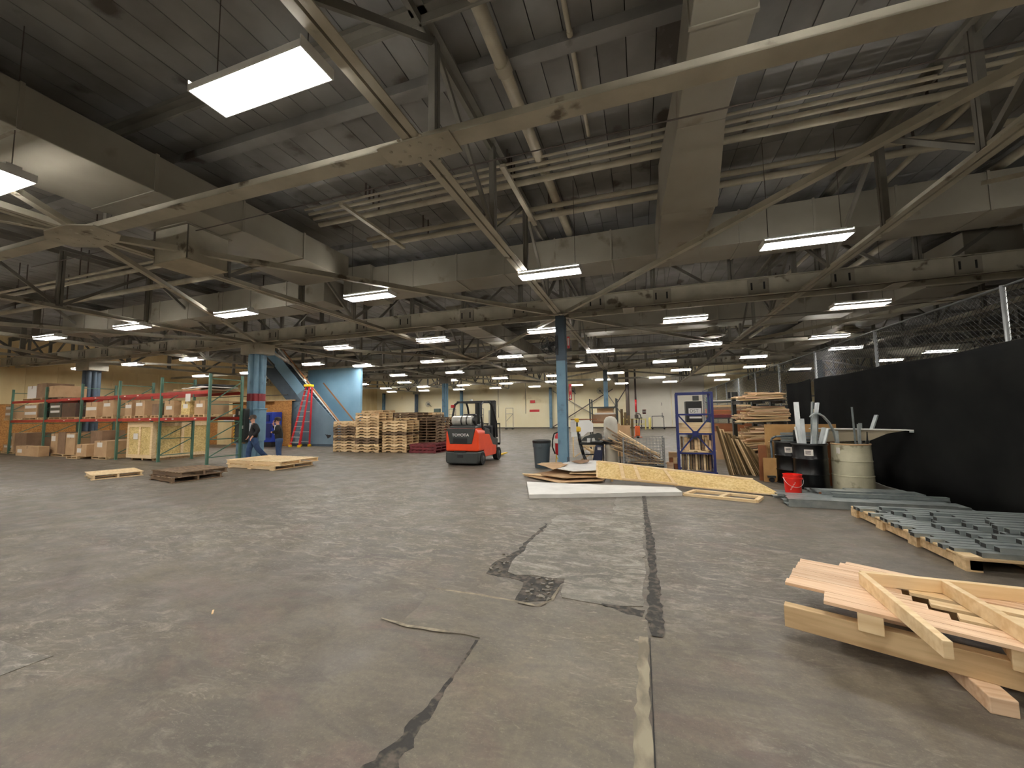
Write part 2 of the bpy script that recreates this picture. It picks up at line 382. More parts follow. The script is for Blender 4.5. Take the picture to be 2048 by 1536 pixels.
P('trench', strip([(-1.28, .3, .20), (-1.24, .9, .15), (-1.15, 1.5, .07), (-1.115, 1.9, .025), (-1.115, 2.25, .008), (-1.125, 2.62, .012)], .0064, 6, .04, .5), M_PIT, fl)
P('crack', strip([(.003, .3, .003), (.003, 3.0, .003)], .0068, 7), M_HOLE, fl)
P('pale_strip', strip([(-.05, 1.3, .035), (-.05, 2.0, .045), (-.045, 2.4, .03), (-.04, 3.0, .035)], .0066, 8), M_STRIP, fl)
P('pale_strip', strip([(-1.95, 2.64, .005), (-1.7, 2.60, .018), (-1.3, 2.62, .012)], .0068, 9), M_STRIP, fl)
P('pale_strip', strip([(-1.80, 3.21, .012), (-1.4, 3.21, .014), (-1.05, 3.19, .012), (-.85, 3.16, .02), (-.76, 3.3, .015), (-.74, 3.6, .008)], .0068, 10), M_STRIP, fl)
mb = MB(); r9 = random.Random(9)
for i in range(40):   # broken chips lying in the pit
    x, y = (r9.uniform(-1.02, -0.76), r9.uniform(3.25, 3.7)) if i < 26 else (r9.uniform(-1.5, -1.36), r9.uniform(3.7, 4.2))
    s = r9.uniform(0.008, 0.03); mb.obox((x, y, 0.006), (s * 1.6, s, 0.014), (r9.uniform(-.3, .3), r9.uniform(-.3, .3), r9.uniform(0, 3)))
P('rubble', mb, M_PATCHR, fl, kind='stuff')

ceil = S('ceiling', MB().box(XL, XR, Y0, Y1, ZC + 0.02, ZC + 0.3), M_GAP)
PW, PL = 0.35, 3.8
near_me = MB().box(0.006, PW - 0.006, 0.008, PL - 0.008, 0, 0.06).mesh('plank', M_CEIL)
far_mb = MB(); nx = int((XR - XL) / PW)
for i in range(nx):
    x = XL + i * PW; off = rnd.choice((0, 0.5)) * PL
    y = Y0 - off
    while y < Y1:
        a, b = max(y, Y0), min(y + PL, Y1)
        if b - a > 0.1:
            if -11.5 < x < 7.5 and b > 1.0 and a < 11.5 and b - a > PL - 0.01:
                put('plank', near_me, ceil, (x, a, ZC - 0.03 - rnd.uniform(0, 0.006)))
            else:
                far_mb.box(x + 0.006, x + PW - 0.006, a + 0.008, b - 0.008, ZC - 0.03, ZC + 0.02)
        y += PL
P('plank_field', far_mb, M_CEIL, ceil, kind='stuff')
pur = MB().box(XL, XR, -0.09, 0.09, ZC - 0.17, ZC - 0.03).mesh('purlin', M_CEIL)
k = -4
while 3.4 + 3.8 * k * 0.5 < Y1 - 1:
    yy = 3.4 + 1.9 * k
    if yy > Y0 + 0.5 and k % 2 == 0: put('purlin', pur, ceil, (0, yy + 0.95, 0))
    k += 1

wb = S('wall_back', MB().box(XL, XR, Y1, Y1 + 0.2, 0, ZC), M_CREAM)
S('wall_front', MB().box(XL, XR, Y0 - 0.2, Y0, 0, ZC), M_WHITEW)
S('wall_right', MB().box(XR, XR + 0.2, Y0, Y1, 0, ZC), M_WHITEW)
wl = S('wall_left', MB().box(XL - 0.2, XL, Y0, Y1, 0, ZC), M_PLYW)
osbp = MB().box(0, 0.03, 0.005, 1.215, 0, 2.44).mesh('osb_panel', M_OSBW)
plyp = MB().box(0, 0.03, 0.005, 1.215, 2.45, 4.6).mesh('plywood_panel', M_PLYW)
y = 8.0
while y < 38:
    put('osb_panel' if y < 22 else 'plywood_panel', osbp if y < 22 else MB().box(0, 0.03, 0.005, 1.215, 0, 2.44).mesh('plywood_panel', M_PLYW), wl, (XL, y, 0))
    put('plywood_panel', plyp, wl, (XL, y, 0)); y += 1.22
bb = S('baseboard_back', MB().box(XL, XR, Y1 - 0.12, Y1, 0, 0.11), M_DKPIPE)
# pale white segment of the back wall with a big sliding door outline
P('white_panel', MB().box(-1.0, 2.9, Y1 - 0.05, Y1, 0.11, 5.0), M_WHITEW, wb)
P('grey_panel', MB().box(2.95, 5.9, Y1 - 0.06, Y1, 0.11, 5.0), M_WHITEW, wb)
d1 = S('door_1', MB().box(1.9, 2.75, Y1 - 0.09, Y1 - 0.05, 0.11, 3.3), M_WHITEW)
P('door_handle', MB().box(2.0, 2.05, Y1 - 0.15, Y1 - 0.09, 1.0, 1.5), M_DKGREY, d1)
P('door_handle', MB().box(2.0, 2.04, Y1 - 0.13, Y1 - 0.09, 2.2, 2.5), M_DKGREY, d1)
for i, (xa, xb) in enumerate(((-30.9, -26.5), (-20.5, -19.9))):
    P('wall_stain', MB().box(xa, xb, Y1 - 0.02, Y1, 0.12, 0.6), M_OSBW if i else M_CREAM, wb)
P('wall_conduit', MB().path([(-15.2, Y1 - 0.05, 5), (-15.2, Y1 - 0.05, 1.2)], 0.03, 6).path([(-12.0, Y1 - 0.05, 5), (-12.0, Y1 - 0.05, 1.6)], 0.03, 6), M_PIPE, wb)
P('wall_conduit', MB().path([(-22.0, Y1 - 0.05, 4.2), (-22.0, Y1 - 0.05, 2.6)], 0.03, 6).path([(-6.6, Y1 - 0.05, 4.3), (-6.6, Y1 - 0.05, 1.2)], 0.03, 6), M_PIPE, wb)
# ------------------------------------------------ columns
def hcol(x, y, label, top=4.36, w=0.26, split=3.05):
    t = T('steel_column', label, 'column', (x, y, 0))
    def H(z0, z1):
        return (MB().box(-w / 2, w / 2, -0.15, -0.125, z0, z1).box(-w / 2, w / 2, 0.125, 0.15, z0, z1)
                .box(-0.01, 0.01, -0.125, 0.125, z0, z1))
    P('base_plate', MB().box(-0.24, 0.24, -0.24, 0.24, 0, 0.025), M_BLUEDK, t)
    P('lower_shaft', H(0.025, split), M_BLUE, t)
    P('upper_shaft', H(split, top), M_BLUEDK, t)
    return t
def fcol(x, y, r, label, mat, top=3.95, band=False):
    t = T('fluted_column', label, 'column', (x, y, 0))
    n = 8 * 12
    def shaft(z0, z1, k=1.0):
        vs = []
        for z in (z0, z1):
            for i in range(n):
                a = 2 * PI * i / n
                rr = r * k * (0.78 + 0.22 * abs(math.cos(4 * a)))
                vs.append((rr * math.cos(a), rr * math.sin(a), z))
        return MB().add(vs, [(i, (i + 1) % n, n + (i + 1) % n, n + i) for i in range(n)] + [tuple(range(n))[::-1], tuple(range(n, 2 * n))])
    P('shaft', shaft(0.03, top), mat, t, smooth=True)
    if band: P('red_band', shaft(2.18, 2.46, 1.01), M_BAND, t, smooth=True)
    P('base_plate', MB().box(-r * 1.05, r * 1.05, -r * 1.05, r * 1.05, 0, 0.03), M_BLUEDK, t)
    P('capital', MB().box(-r * 1.6, r * 1.6, -r * 1.1, r * 1.1, top, 4.345), M_STEEL, t, bev=0.02)
    return t
hcol(-2.1, 11.0, 'pale blue steel column nearest the camera, just right of the grey trash can')
hcol(-2.1, 26.0, 'distant pale blue steel column behind the storage shelf with boxes', split=3.6)
hcol(9.6, 26.0, 'dark steel column rising behind the chain link fence', split=0.2)
hcol(-19.6, 40.9, 'thin pale blue column on the far wall above the forklift guard', split=4.2)
hcol(-9.1, 40.9, 'pale blue column against the far wall beside the red signs', split=4.2)
hcol(-30.2, 40.9, 'pale blue column at the far left corner beyond the pallets', split=4.2)
fcol(-13.85, 11.0, 0.30, 'thick fluted blue column with a red band, behind the two men', M_BLUE, band=True)
fcol(-13.8, 26.0, 0.24, 'slim fluted blue column behind the forklift', M_BLUE, top=3.9)
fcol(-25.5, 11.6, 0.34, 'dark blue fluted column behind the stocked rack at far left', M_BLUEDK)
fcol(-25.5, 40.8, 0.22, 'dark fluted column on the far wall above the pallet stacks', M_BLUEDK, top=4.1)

# ------------------------------------------------ trusses
ZB, ZT = 4.42, 5.85
PAN = 1.875
class Tmesh: pass
post_me = MB().bar((-0.035, 0, 0), (-0.035, 0, ZT - ZB), 0.055, 0.08, (0, 1, 0)).bar((0.035, 0, 0), (0.035, 0, ZT - ZB), 0.055, 0.08, (0, 1, 0)).mesh('web_post', M_WEB)
def diag_me(pan, up):
    a, b = ((0, 0, 0), (pan, 0, ZT - ZB)) if up else ((0, 0, ZT - ZB), (pan, 0, 0))
    return MB().bar(a, b, 0.05, 0.07).mesh('web_diagonal', M_WEB)
DG = {}
def truss(label, x, y, length, along, gap, pan=PAN, group='roof trusses', detail=True, flange=0.2, heavy=False):
    t = T('roof_truss', label, 'truss', (x, y, 0), 0 if along == 'x' else PI / 2, group)
    L = length
    if heavy:
        m = (MB().box(0, L, -0.26, -0.245, 4.36, 4.80).box(0, L, -0.34, -0.245, 4.36, 4.375).box(0, L, -0.34, -0.245, 4.785, 4.80))
        P('channel', m, M_STEEL, t)
        m = (MB().box(0, L, 0.245, 0.26, 4.36, 4.80).box(0, L, 0.26, 0.34, 4.36, 4.375).box(0, L, 0.26, 0.34, 4.785, 4.80))
        P('channel', m, M_STEEL, t)
        n = int(L / 1.95)
        bm_ = MB().box(-0.22, 0.22, -0.30, -0.262, 4.40, 4.76).mat(1).box(-0.17, -0.13, -0.302, -0.299, 4.5, 4.68).box(0.10, 0.14, -0.302, -0.299, 4.5, 4.68).mesh('batten_plate', [M_DUCT, M_HOLE])
        for i in range(n): put('batten_plate', bm_, t, (0.9 + i * 1.95 + (0.25 if i % 2 else 0), 0, 0))
        bt = MB().box(-0.15, 0.15, -0.33, 0.33, 4.345, 4.36).mesh('tie_plate', M_STEEL)
        for i in range(n // 3): put('tie_plate', bt, t, (2 + i * 5.85, 0, 0))
    else:
        m = MB()
        if gap: m.box(0, L, -0.10, -0.014, 4.35, 4.365).box(0, L, 0.014, 0.10, 4.35, 4.365).box(0, L, -0.028, -0.014, 4.365, 4.46).box(0, L, 0.014, 0.028, 4.365, 4.46)
        else: m.box(0, L, -flange / 2, flange / 2, 4.35, 4.37).box(0, L, -0.02, 0.02, 4.37, 4.5)
        P('bottom_chord', m, M_STEEL, t)
    P('top_chord', MB().box(0, L, -0.10, 0.10, ZT, ZT + 0.015).box(0, L, -0.015, 0.015, ZT - 0.1, ZT).box(0, L, -0.07, 0.07, ZT + 0.015, ZT + 0.10), M_WEB, t)
    if along == 'x' and not heavy: return t
    n = int(round(L / pan)); pan = L / n
    key = (round(pan, 3))
    if key not in DG: DG[key] = (diag_me(pan, True), diag_me(pan, False))
    if detail:
        for i in range(n + 1): put('web_post', post_me, t, (i * pan, 0, ZB))
        for i in range(n): put('web_diagonal', DG[key][i % 2], t, (i * pan, 0, ZB))
    else:
        m = MB()
        for i in range(n + 1): m.box(i * pan - 0.08, i * pan + 0.08, -0.04, 0.04, ZB, ZT)
        for i in range(n):
            a, b = ((i * pan, 0, ZB), ((i + 1) * pan, 0, ZT)) if i % 2 == 0 else ((i * pan, 0, ZT), ((i + 1) * pan, 0, ZB))
            m.bar(a, b, 0.07, 0.09)
        P('webbing', m, M_WEB, t, kind='stuff')
    return t
truss('painted roof truss crossing the top of the view nearest the camera, with riveted joints', XL + 0.05, 3.4, 63.8, 'x', False)
truss('heavy twin channel girder running left to right over the nearest blue columns', XL + 0.05, 11.0, 63.8, 'x', True, heavy=True)
truss('first light cross truss beyond the heavy twin channel girder', XL + 0.05, 18.5, 63.8, 'x', False, detail=False)
truss('second heavy twin channel girder over the middle row of columns', XL + 0.05, 26.0, 63.8, 'x', True, heavy=True, detail=False)
truss('light cross truss just before the far wall', XL + 0.05, 33.5, 63.8, 'x', False, detail=False)
truss('light cross truss above and behind the camera', XL + 0.05, -4.1, 63.8, 'x', False, detail=False)
NM = {-31.4: None, -25.5: 'over the dark column behind the rack', -19.65: 'over the middle of the stocked rack', -13.8: 'over the thick red banded column', -7.95: 'over the forklift side of the floor',
      -2.1: 'over the nearest pale blue column', 3.75: 'crossing the upper right of the view', 9.6: 'over the area right of the black curtain', 15.45: 'second right of the black curtain', 21.3: 'third right of the black curtain', 27.15: 'farthest right'}
for x, nm in NM.items():
    if nm: truss('lengthwise double angle roof truss ' + nm, x, Y0 + 0.4, Y1 - Y0 - 0.8, 'y', True, detail=(-14 < x < 10))
for x, t0 in ((0, 0),): pass
# gusset plates and plan bracing
def brace(label, p, q, w=0.09):
    m = MB().bar((*p, 4.355), (*q, 4.355), w, 0.012).bar((*p, 4.41), (*q, 4.41), 0.012, 0.1)
    return M('roof_brace', m, M_STEEL, label, 'brace', group='plan bracing under the roof trusses')
riv = [(math.cos(a) * r_, math.sin(a) * r_ * 0.7) for r_ in (0.16, 0.32) for a in [k * PI / 4 + 0.4 for k in range(8)]]
def gusset(label, x, y, a, b):
    t = T('gusset_plate', label, 'plate', (x, y, 0), group='riveted joint plates')
    pts = [(-a, -0.16), (-a * 0.45, -b), (a * 0.45, -b), (a, -0.16), (a, 0.16), (a * 0.45, b), (-a * 0.45, b), (-a, 0.16)]
    P('plate', MB().prism(pts, 4.325, 4.345, 'z'), M_STEEL, t)
    m = MB()
    for u, v in riv: m.lathe([(0.022, -0.012), (0.018, -0.02), (0.001, -0.022)], (u * a / 0.42, v, 4.337), 6)
    P('rivets', m, M_STEEL, t, kind='stuff', smooth=True)
gusset('riveted gusset plate where two trusses cross at upper centre', -2.1, 3.4, 0.42, 0.17)
gusset('large riveted joint plate with eight members meeting at upper left', -7.95, 3.4, 0.6, 0.30)
gusset('riveted joint plate on the centre crossing beyond the girder', -7.95, 18.5, 0.6, 0.42)
gusset('riveted joint plate beyond the girder at right', 3.75, 18.5, 0.6, 0.42)
mids = [(-19.65, 'far left'), (-7.95, 'left'), (3.75, 'right'), (15.45, 'far right')]
for mx_, nm in mids:
    for my, nb in ((3.4, 'near'), (18.5, 'middle'), (33.5, 'far')):
        for sx, sn in ((-5.85, 'left'), (5.85, 'right')):
            for sy, sm in ((-7.5, 'toward the camera'), (7.5, 'away from the camera')):
                if my == 33.5 and sy > 0: continue
                brace(f'flat diagonal roof brace, {nb} row {nm} joint, running {sn} and {sm}', (mx_, my), (mx_ + sx, my + sy * (1 if my > 10 else 7.6 / 7.5)))

# ------------------------------------------------ ducts and pipes
def duct(name, label, parts, mat=M_DUCT, cat='duct', seams=True):
    t = T(name, label, cat, (parts[0][0], parts[0][2], parts[0][4])); o = Vector(t.location)
    for b in parts:
        a = [b[0] - o.x, b[1] - o.x, b[2] - o.y, b[3] - o.y, b[4] - o.z, b[5] - o.z]
        P('duct_section', MB().box(*a), mat, t, bev=0.01)
        if seams:
            L = (a[1] - a[0], a[3] - a[2]); ax = 0 if L[0] > L[1] else 1; n = int(max(L) / 1.4)
            for i in range(1, n + 1):
                c = (a[0] if ax == 0 else a[2]) + i * max(L) / (n + 1)
                e = 0.014
                if ax == 0: P('seam_band', MB().box(c - 0.02, c + 0.02, a[2] - e, a[3] + e, a[4] - e, a[5] + e), mat, t)
                else: P('seam_band', MB().box(a[0] - e, a[1] + e, c - 0.02, c + 0.02, a[4] - e, a[5] + e), mat, t)
    return t
d = duct('air_duct', 'wide pale duct running away overhead, right of the centre', [(0.55, 1.08, -5.6, 4.9, 4.98, 5.6)])
P('duct_flare', MB().add([(0, 10.5, 0), (.53, 10.5, 0), (.53, 10.5, .62), (0, 10.5, .62), (-.12, 12.2, -.22), (.72, 12.2, -.22), (.72, 12.2, .62), (-.12, 12.2, .62)],
    [(0, 1, 2, 3), (4, 7, 6, 5), (0, 4, 5, 1), (1, 5, 6, 2), (2, 6, 7, 3), (3, 7, 4, 0)]), M_DUCT, d)
P('duct_section', MB().box(-.1, .70, 12.2, 14.45, -.2, .6), M_DUCT, d, bev=0.01)
duct('air_duct', 'long cross duct hanging above the nearest girder', [(-7.0, 8.6, 8.9, 9.8, 5.02, 5.72), (-7.9, -7.0, 8.8, 9.9, 4.95, 5.78)])
d = duct('air_duct', 'big boxy duct running along the upper left', [(-7.95, -6.5, -5.6, 7.4, 4.82, 5.36)])
duct('air_duct', 'cross duct at the far left above the lamps', [(-20.5, -8.2, 8.4, 9.3, 4.75, 5.45)])
d = T('duct_outlet_box', 'square sheet metal outlet box hanging under the left duct', 'duct', (-7.46, 4.61, 4.2))
P('outlet_box', MB().box(-0.40, 0.40, -0.34, 0.34, 0.02, 0.60), M_STEEL, d, bev=0.01)
P('bottom_lip', MB().box(-0.41, 0.41, -0.35, 0.35, 0, 0.02), M_PIPE, d)
P('corner_seam', MB().box(0.40, 0.408, -0.34, -0.32, 0.02, 0.6).box(-0.408, -0.40, -0.34, -0.32, 0.02, 0.6), M_WEB, d)
P('collar', MB().box(-0.44, 0.44, -0.38, 0.38, 0.60, 0.63), M_DUCT, d)
def plain_duct(label, a): duct('air_duct', label, [a])
plain_duct('cross duct beyond the nearest girder on the right', (-4.0, 7.1, 16.2, 17.1, 4.9, 5.6))
plain_duct('lengthwise duct beyond the girder, over the forklift', (-6.6, -5.7, 12.5, 24.0, 4.85, 5.5))
plain_duct('lengthwise duct behind the black curtain', (7.2, 8.4, 11.5, 30, 4.7, 5.6))
plain_duct('cross duct far down the hall', (-28, -9, 22.6, 23.4, 4.8, 5.5))
# round ceiling diffusers
for x, y, nm in ((2.8, 16.65, 'right of the centre'), (7.6, 17.8, 'behind the black curtain'), (-9.6, 17.4, 'over the forklift side'), (-3.4, 22.0, 'in the middle distance')):
    t = T('ceiling_diffuser', 'round metal air diffuser hanging from a stub duct, ' + nm, 'diffuser', (x, y, 4.48))
    P('cone', MB().lathe([(0.45, 0), (0.44, 0.03), (0.22, 0.14), (0.2, 0.2)], n=20), M_DUCT, t, smooth=True)
    P('inner_ring', MB().lathe([(0.28, -0.05), (0.3, -0.03), (0.14, 0.06), (0.12, 0.06)], n=18), M_STEEL, t, smooth=True)
    P('stub_duct', MB().lathe([(0.2, 0.2), (0.2, {2.8: .35, 7.6: .21}.get(x, 1.5))], n=16), M_DUCT, t, smooth=True)
def xpipe(label, y, z, r, x0, x1, mat=M_PIPE, cat='pipe'):
    m = MB().tube((0, 0, 0), (x1 - x0, 0, 0), r, n=10)
    t = M('ceiling_pipe', m, mat, label, cat, (x0, y, z), smooth=True)
    mm = MB()
    k = 1.5
    while k < x1 - x0:
        mm.box(k - 0.015, k + 0.015, -0.008, 0.008, r, ZC - 0.03 - z).lathe([(r + .012, 0), (r + .012, .03)], (0, 0, 0), 8, False) if 0 else mm.box(k - 0.015, k + 0.015, -0.008, 0.008, r, ZC - 0.03 - z)
        k += 2.9
    P('hanger_rod', mm, M_DKPIPE, t, kind='stuff')
nmz = ['thinnest', 'second', 'third', 'thickest lowest']
for i, (y, z, r) in enumerate(((6.0, 5.80, 0.022), (6.11, 5.76, 0.03), (6.23, 5.72, 0.036), (6.40, 5.675, 0.055))):
    xpipe(f'{nmz[i]} pipe of the near bundle crossing above the centre', y, z, r, -6.4, 15.0)
xpipe('upper thick pipe of the second pair crossing above the centre', 7.44, 5.73, 0.05, -6.0, 15.0)
xpipe('lower thick pipe of the second pair crossing above the centre', 7.66, 5.67, 0.06, -6.0, 15.0)
for i, (y, z, r) in enumerate(((5.9, 5.3, 0.03), (6.05, 5.25, 0.05), (6.9, 5.2, 0.07))):
    xpipe(f'{ORD[i]} cream pipe of the bundle left of the big duct', y, z, r, -24.0, -8.2)
for i, (y, z, r) in enumerate(((14.6, 5.64, 0.04), (14.8, 5.65, 0.05), (20.8, 5.65, 0.05), (21.1, 5.64, 0.06), (29.0, 5.7, 0.07))):
    xpipe(f'{ORD[i]} cross pipe beyond the nearest heavy girder', y, z, r, -29, 7.1)
for (x, z, r, y0, y1, lb) in ((-1.46, 5.85, 0.085, -3, 9.0, 'thick round pipe running away overhead at top centre'), (-0.62, 5.98, 0.03, -3, 6.0, 'thin pipe running away overhead right of the thick one'),
                            (4.6, 5.87, 0.05, -2, 30, 'thin lengthwise pipe at upper right'), (-11.2, 5.5, 0.05, -3, 30, 'thin lengthwise pipe at upper left'), (6.3, 5.88, 0.08, 0, 30, 'thick lengthwise pipe over the curtain')):
    t = M('ceiling_pipe', MB().tube((0, 0, 0), (0, y1 - y0, 0), r, n=12), M_PIPE, lb, 'pipe', (x, y0, z), smooth=True)
    P('coupling', MB().tube((0, 3.2, 0), (0, 3.35, 0), r * 1.2, n=12).tube((0, 7.2, 0), (0, 7.35, 0), r * 1.2, n=12), M_PIPE, t, smooth=True)
    mm = MB()
    for k in range(1, int((y1 - y0) / 2)): mm.box(-0.008, 0.008, k * 2 - .01, k * 2 + .01, r, ZC - 0.03 - z)
    P('hanger_rod', mm, M_DKPIPE, t, kind='stuff')
M('strut_channel', MB().box(-.04, .04, 0, 1.95, 0, .05), M_PIPE, 'short strut channel hanging below the pipes, left of centre', 'strut', (-4.9, 5.35, 5.28))
M('strut_channel', MB().box(-.04, .04, 0, 1.95, 0, .05), M_PIPE, 'short strut channel hanging below the pipes, near the truss crossing', 'strut', (-1.85, 5.3, 5.28))
M('strut_channel', MB().bar((0, 0, 0), (0, -1.3, -.5), .07, .07), M_PIPE, 'short sloping strut at upper right between the trusses', 'strut', (5.6, 8.4, 5.3))
for k, (y, z) in enumerate(((4.4, 4.75), (10.3, 4.25), (12.4, 4.2), (17.0, 4.3))):
    M('cable', MB().path([(-12 + i * 5.0, y, z + 0.015 * math.cos(i * PI)) for i in range(6)], 0.009, 5), M_DKPIPE, f'thin dark cable strung across below the trusses, {ORD[k]} from the camera', 'cable')

# ------------------------------------------------ light fixtures
def fixture(individual):
    t = T('light_fixture', 'x', 'light', (0, 0, 4.25), group='hanging fluorescent fixtures')
    P('housing', MB().box(-.60, .60, -.135, .135, .075, .09).box(-.605, .605, -.16, -.152, 0, .055).box(-.605, .605, .152, .16, 0, .055)
      .box(-.605, -.592, -.16, .16, 0, .09).box(.592, .605, -.16, .16, 0, .09), M_REFL, t)
    P('ballast_box', MB().box(-.55, .55, -.06, .06, .09, .14), M_REFL, t)
    tm = MB().tube((-.58, 0, 0.035), (.58, 0, 0.035), .0155, n=6)
    if individual:
        me = tm.mesh('lamp_tube', M_TUBE)
        for k in range(5): put('lamp_tube', me, t, (0, -.118 + .059 * k, 0))
    else:
        m = MB()
        for k in range(4): m.tube((-.58, -.11 + .0735 * k, .035), (.58, -.11 + .0735 * k, .035), .019, n=4)
        P('lamp_tube', m, M_TUBE, t, kind='stuff')
    P('hanger', MB().path([(-.5, 0, .14), (-.5, 0, ZC - 4.28)], .005, 4), M_DKPIPE, t)
    P('hanger', MB().path([(.5, 0, .14), (.5, 0, ZC - 4.28)], .005, 4), M_DKPIPE, t)
    return t
FN = fixture(True); FF = fixture(False); used = {id(FN): False, id(FF): False}
for ri in range(-1, 8):
    y = 2.19 + 5.072 * ri; base = -2.85 if ri % 2 == 0 else -1.58
    ks = [k for k in range(-7, 9) if XL + 0.8 < base + 4.196 * k < XR - 1]
    for ci, k in enumerate(ks):
        x = base + 4.196 * k
        if x > 8: continue
        if ri == 3 and -19 < x < -16: x, y_ = -16.0, 15.8
        else: y_ = y
        near = ri <= 2 and -15 < x < 8
        src = FN if near else FF
        lb = 'hanging fluorescent fixture, ' + ('row behind the camera' if ri < 0 else ORD[ri] + ' row from the camera') + f', {ORD[ci]} from the left wall'
        rz = 0.0 if ri > 0 else rnd.uniform(-.01, .01)
        if not used[id(src)]:
            src.location = (x, y_, 4.25); src['label'] = lb; used[id(src)] = True
        else: dup(src, (x, y_, 4.25), (0, 0, rz), lb)
for i, (x, y) in enumerate(((8.8, 21.0), (13.4, 27.3), (13.8, 24.1), (10.2, 30.5))):
    dup(FF, (x, y, 4.25), (0, 0, 0), f'lone fluorescent fixture beyond the fence over the right side, {ORD[i]} counting to the back')
# ------------------------------------------------ pallet rack at left
RO, RZ = (-13.9, 9.35), -0.07
def rl(s, t, z=0.0):      # metres left along the rack, metres behind its front
    c, n = math.cos(RZ), math.sin(RZ)
    return (RO[0] - s * c - t * n, RO[1] - s * n + t * c, z)
rack = T('pallet_rack', 'long green and red pallet rack full of cartons at the left wall', 'rack', (*RO, 0), RZ)
post = MB().box(-.037, .037, -.035, .035, 0, 3.08).mesh('upright_post', M_GREEN)
plate = MB().box(-.07, .07, -.06, .06, 0, .008).mesh('foot_plate', M_GREEN)
fb = MB()
for z in (0.22, 0.82, 1.42, 2.02, 2.9): fb.box(-.015, .015, .035, 1.035, z, z + .03)
for a, b in ((0.25, 0.8), (0.85, 1.4), (1.45, 2.0), (2.1, 2.85)): fb.bar((0, .05, a), (0, 1.03, b), .02, .03)
fb = fb.mesh('frame_bracing', M_GREEN)
US = [0.0, 2.81, 5.64, 8.55, 11.75, 15.2]
for s in US:
    for y in (0.0, 1.07):
        put('upright_post', post, rack, (-s, y, 0.008)); put('foot_plate', plate, rack, (-s, y, 0))
    o = put('frame_bracing', fb, rack, (-s, 0, 0))
for a, b in zip(US, US[1:]):
    for z in (1.49, 2.40):
        for y in (0.0, 1.07):
            P('load_beam', MB().box(-b + .037, -a - .037, y - .025, y + .025, z, z + .11), M_RED, rack)
for s, z in ((0.7, 1.53), (2.0, 1.53), (2.4, 1.53), (3.4, 1.53), (4.1, 1.53), (5.2, 2.44), (4.3, 2.44), (7.2, 1.53), (7.4, 2.44), (9.9, 1.53), (9.6, 2.44)):
    P('beam_label', MB().box(-s - .06, -s + .06, -.028, -.026, z, z + .04), M_PAPER, rack)
M('paper_notice', MB().box(-.14, .14, 0, .004, 0, .27), M_PAPER, 'white paper notice hanging from the upper red beam of the rack', 'notice', rl(1.15, -.035, 2.16), (0, 0, RZ))
ZL1, ZL2 = 1.60, 2.51
deck_me = {}
def small_pallet(label, s, t, z, w, d=0.95, mat=None):
    mat = mat or M_PALLET
    t_ = T('shipping_pallet', label, 'pallet', rl(s, t, z), RZ, 'small pallets under the rack cartons')
    h = 0.10
    for k in range(3): P('block_rail', MB().box(-w / 2 + k * (w - .07) / 2, -w / 2 + k * (w - .07) / 2 + .07, 0, d, .018, h - .018), mat, t_)
    P('deck', MB().box(-w / 2, w / 2, 0, .1, h - .018, h).box(-w / 2, w / 2, .14, .24, h - .018, h).box(-w / 2, w / 2, .28, d - .3, h - .018, h).box(-w / 2, w / 2, d - .25, d, h - .018, h).box(-w / 2, w / 2, 0, .09, 0, .018).box(-w / 2, w / 2, d - .09, d, 0, .018), mat, t_)
    return t_
def carton(label, s0, s1, z0, z1, mat=None, t=0.06, d=0.9, papers=((.5, .65, .4, .2),), name='carton', cat='carton', group='cartons on the left pallet rack'):
    mat = mat or M_CARD; w = s0 - s1; h = z1 - z0
    b = T(name, label, cat, rl((s0 + s1) / 2, t, z0), RZ, group)
    P('body', MB().box(-w / 2, w / 2, 0, d, 0, h), mat, b, bev=0.006)
    P('tape', MB().box(-.03, .03, -.002, d + .002, h - .25 * h, h + .002), M_CARDD, b)
    for (u, v, pw, ph) in papers:
        P('shipping_label', MB().box(-w / 2 + w * (u - pw / 2), -w / 2 + w * (u + pw / 2), -.004, -.002, h * (v - ph / 2), h * (v + ph / 2)), M_PAPER, b)
    return b
dbl = ((.5, .80, .85, .2), (.5, .33, .85, .2))
L1 = [('carton stack with two white label bands, far left end of the middle shelf', 16.15, 15.3, M_CARD, dbl, 2.32),
      ('second carton stack with two white label bands on the middle shelf', 14.1, 12.75, M_CARD, dbl, 2.34),
      ('dark green wrapped load on the middle shelf', 12.6, 11.9, M_WRAP, (), 2.36),
      ('dark wrapped load with two pale labels on the middle shelf', 11.55, 10.5, M_WRAP, ((.5, .75, .8, .15), (.5, .4, .8, .15)), 2.34),
      ('brown wrapped load beside the third upright on the middle shelf', 10.4, 9.2, M_WRAPR, (), 2.31),
      ('upright carton with a white label and black strap line, middle shelf', 8.35, 7.45, M_CARD, ((.5, .55, .9, .22),), 2.3),
      ('narrow pale carton with a square label, middle shelf left of the second upright', 7.0, 6.2, M_CARD, ((.4, .7, .6, .2),), 2.36),
      ('brown carton just right of the second upright, middle shelf', 5.35, 4.85, M_CARD, ((.5, .7, .8, .25),), 2.22),
      ('tall brown carton with label in the upper corner, middle shelf', 4.6, 4.0, M_CARD, ((.4, .75, .7, .22),), 2.27),
      ('small low carton beside the upright, middle shelf', 3.5, 3.0, M_CARDD, (), 2.12),
      ('light carton with a wide label, first right of the upright, middle shelf', 2.72, 2.12, M_CARD, ((.5, .5, .6, .25),), 2.22),
      ('narrow crate carton with a square label under the paper notice', 1.70, 1.18, M_OSBB, ((.5, .6, .5, .3),), 2.2),
      ('light carton with a label beside the end upright, middle shelf', 0.93, 0.35, M_CARD, ((.5, .65, .6, .25),), 2.18)]
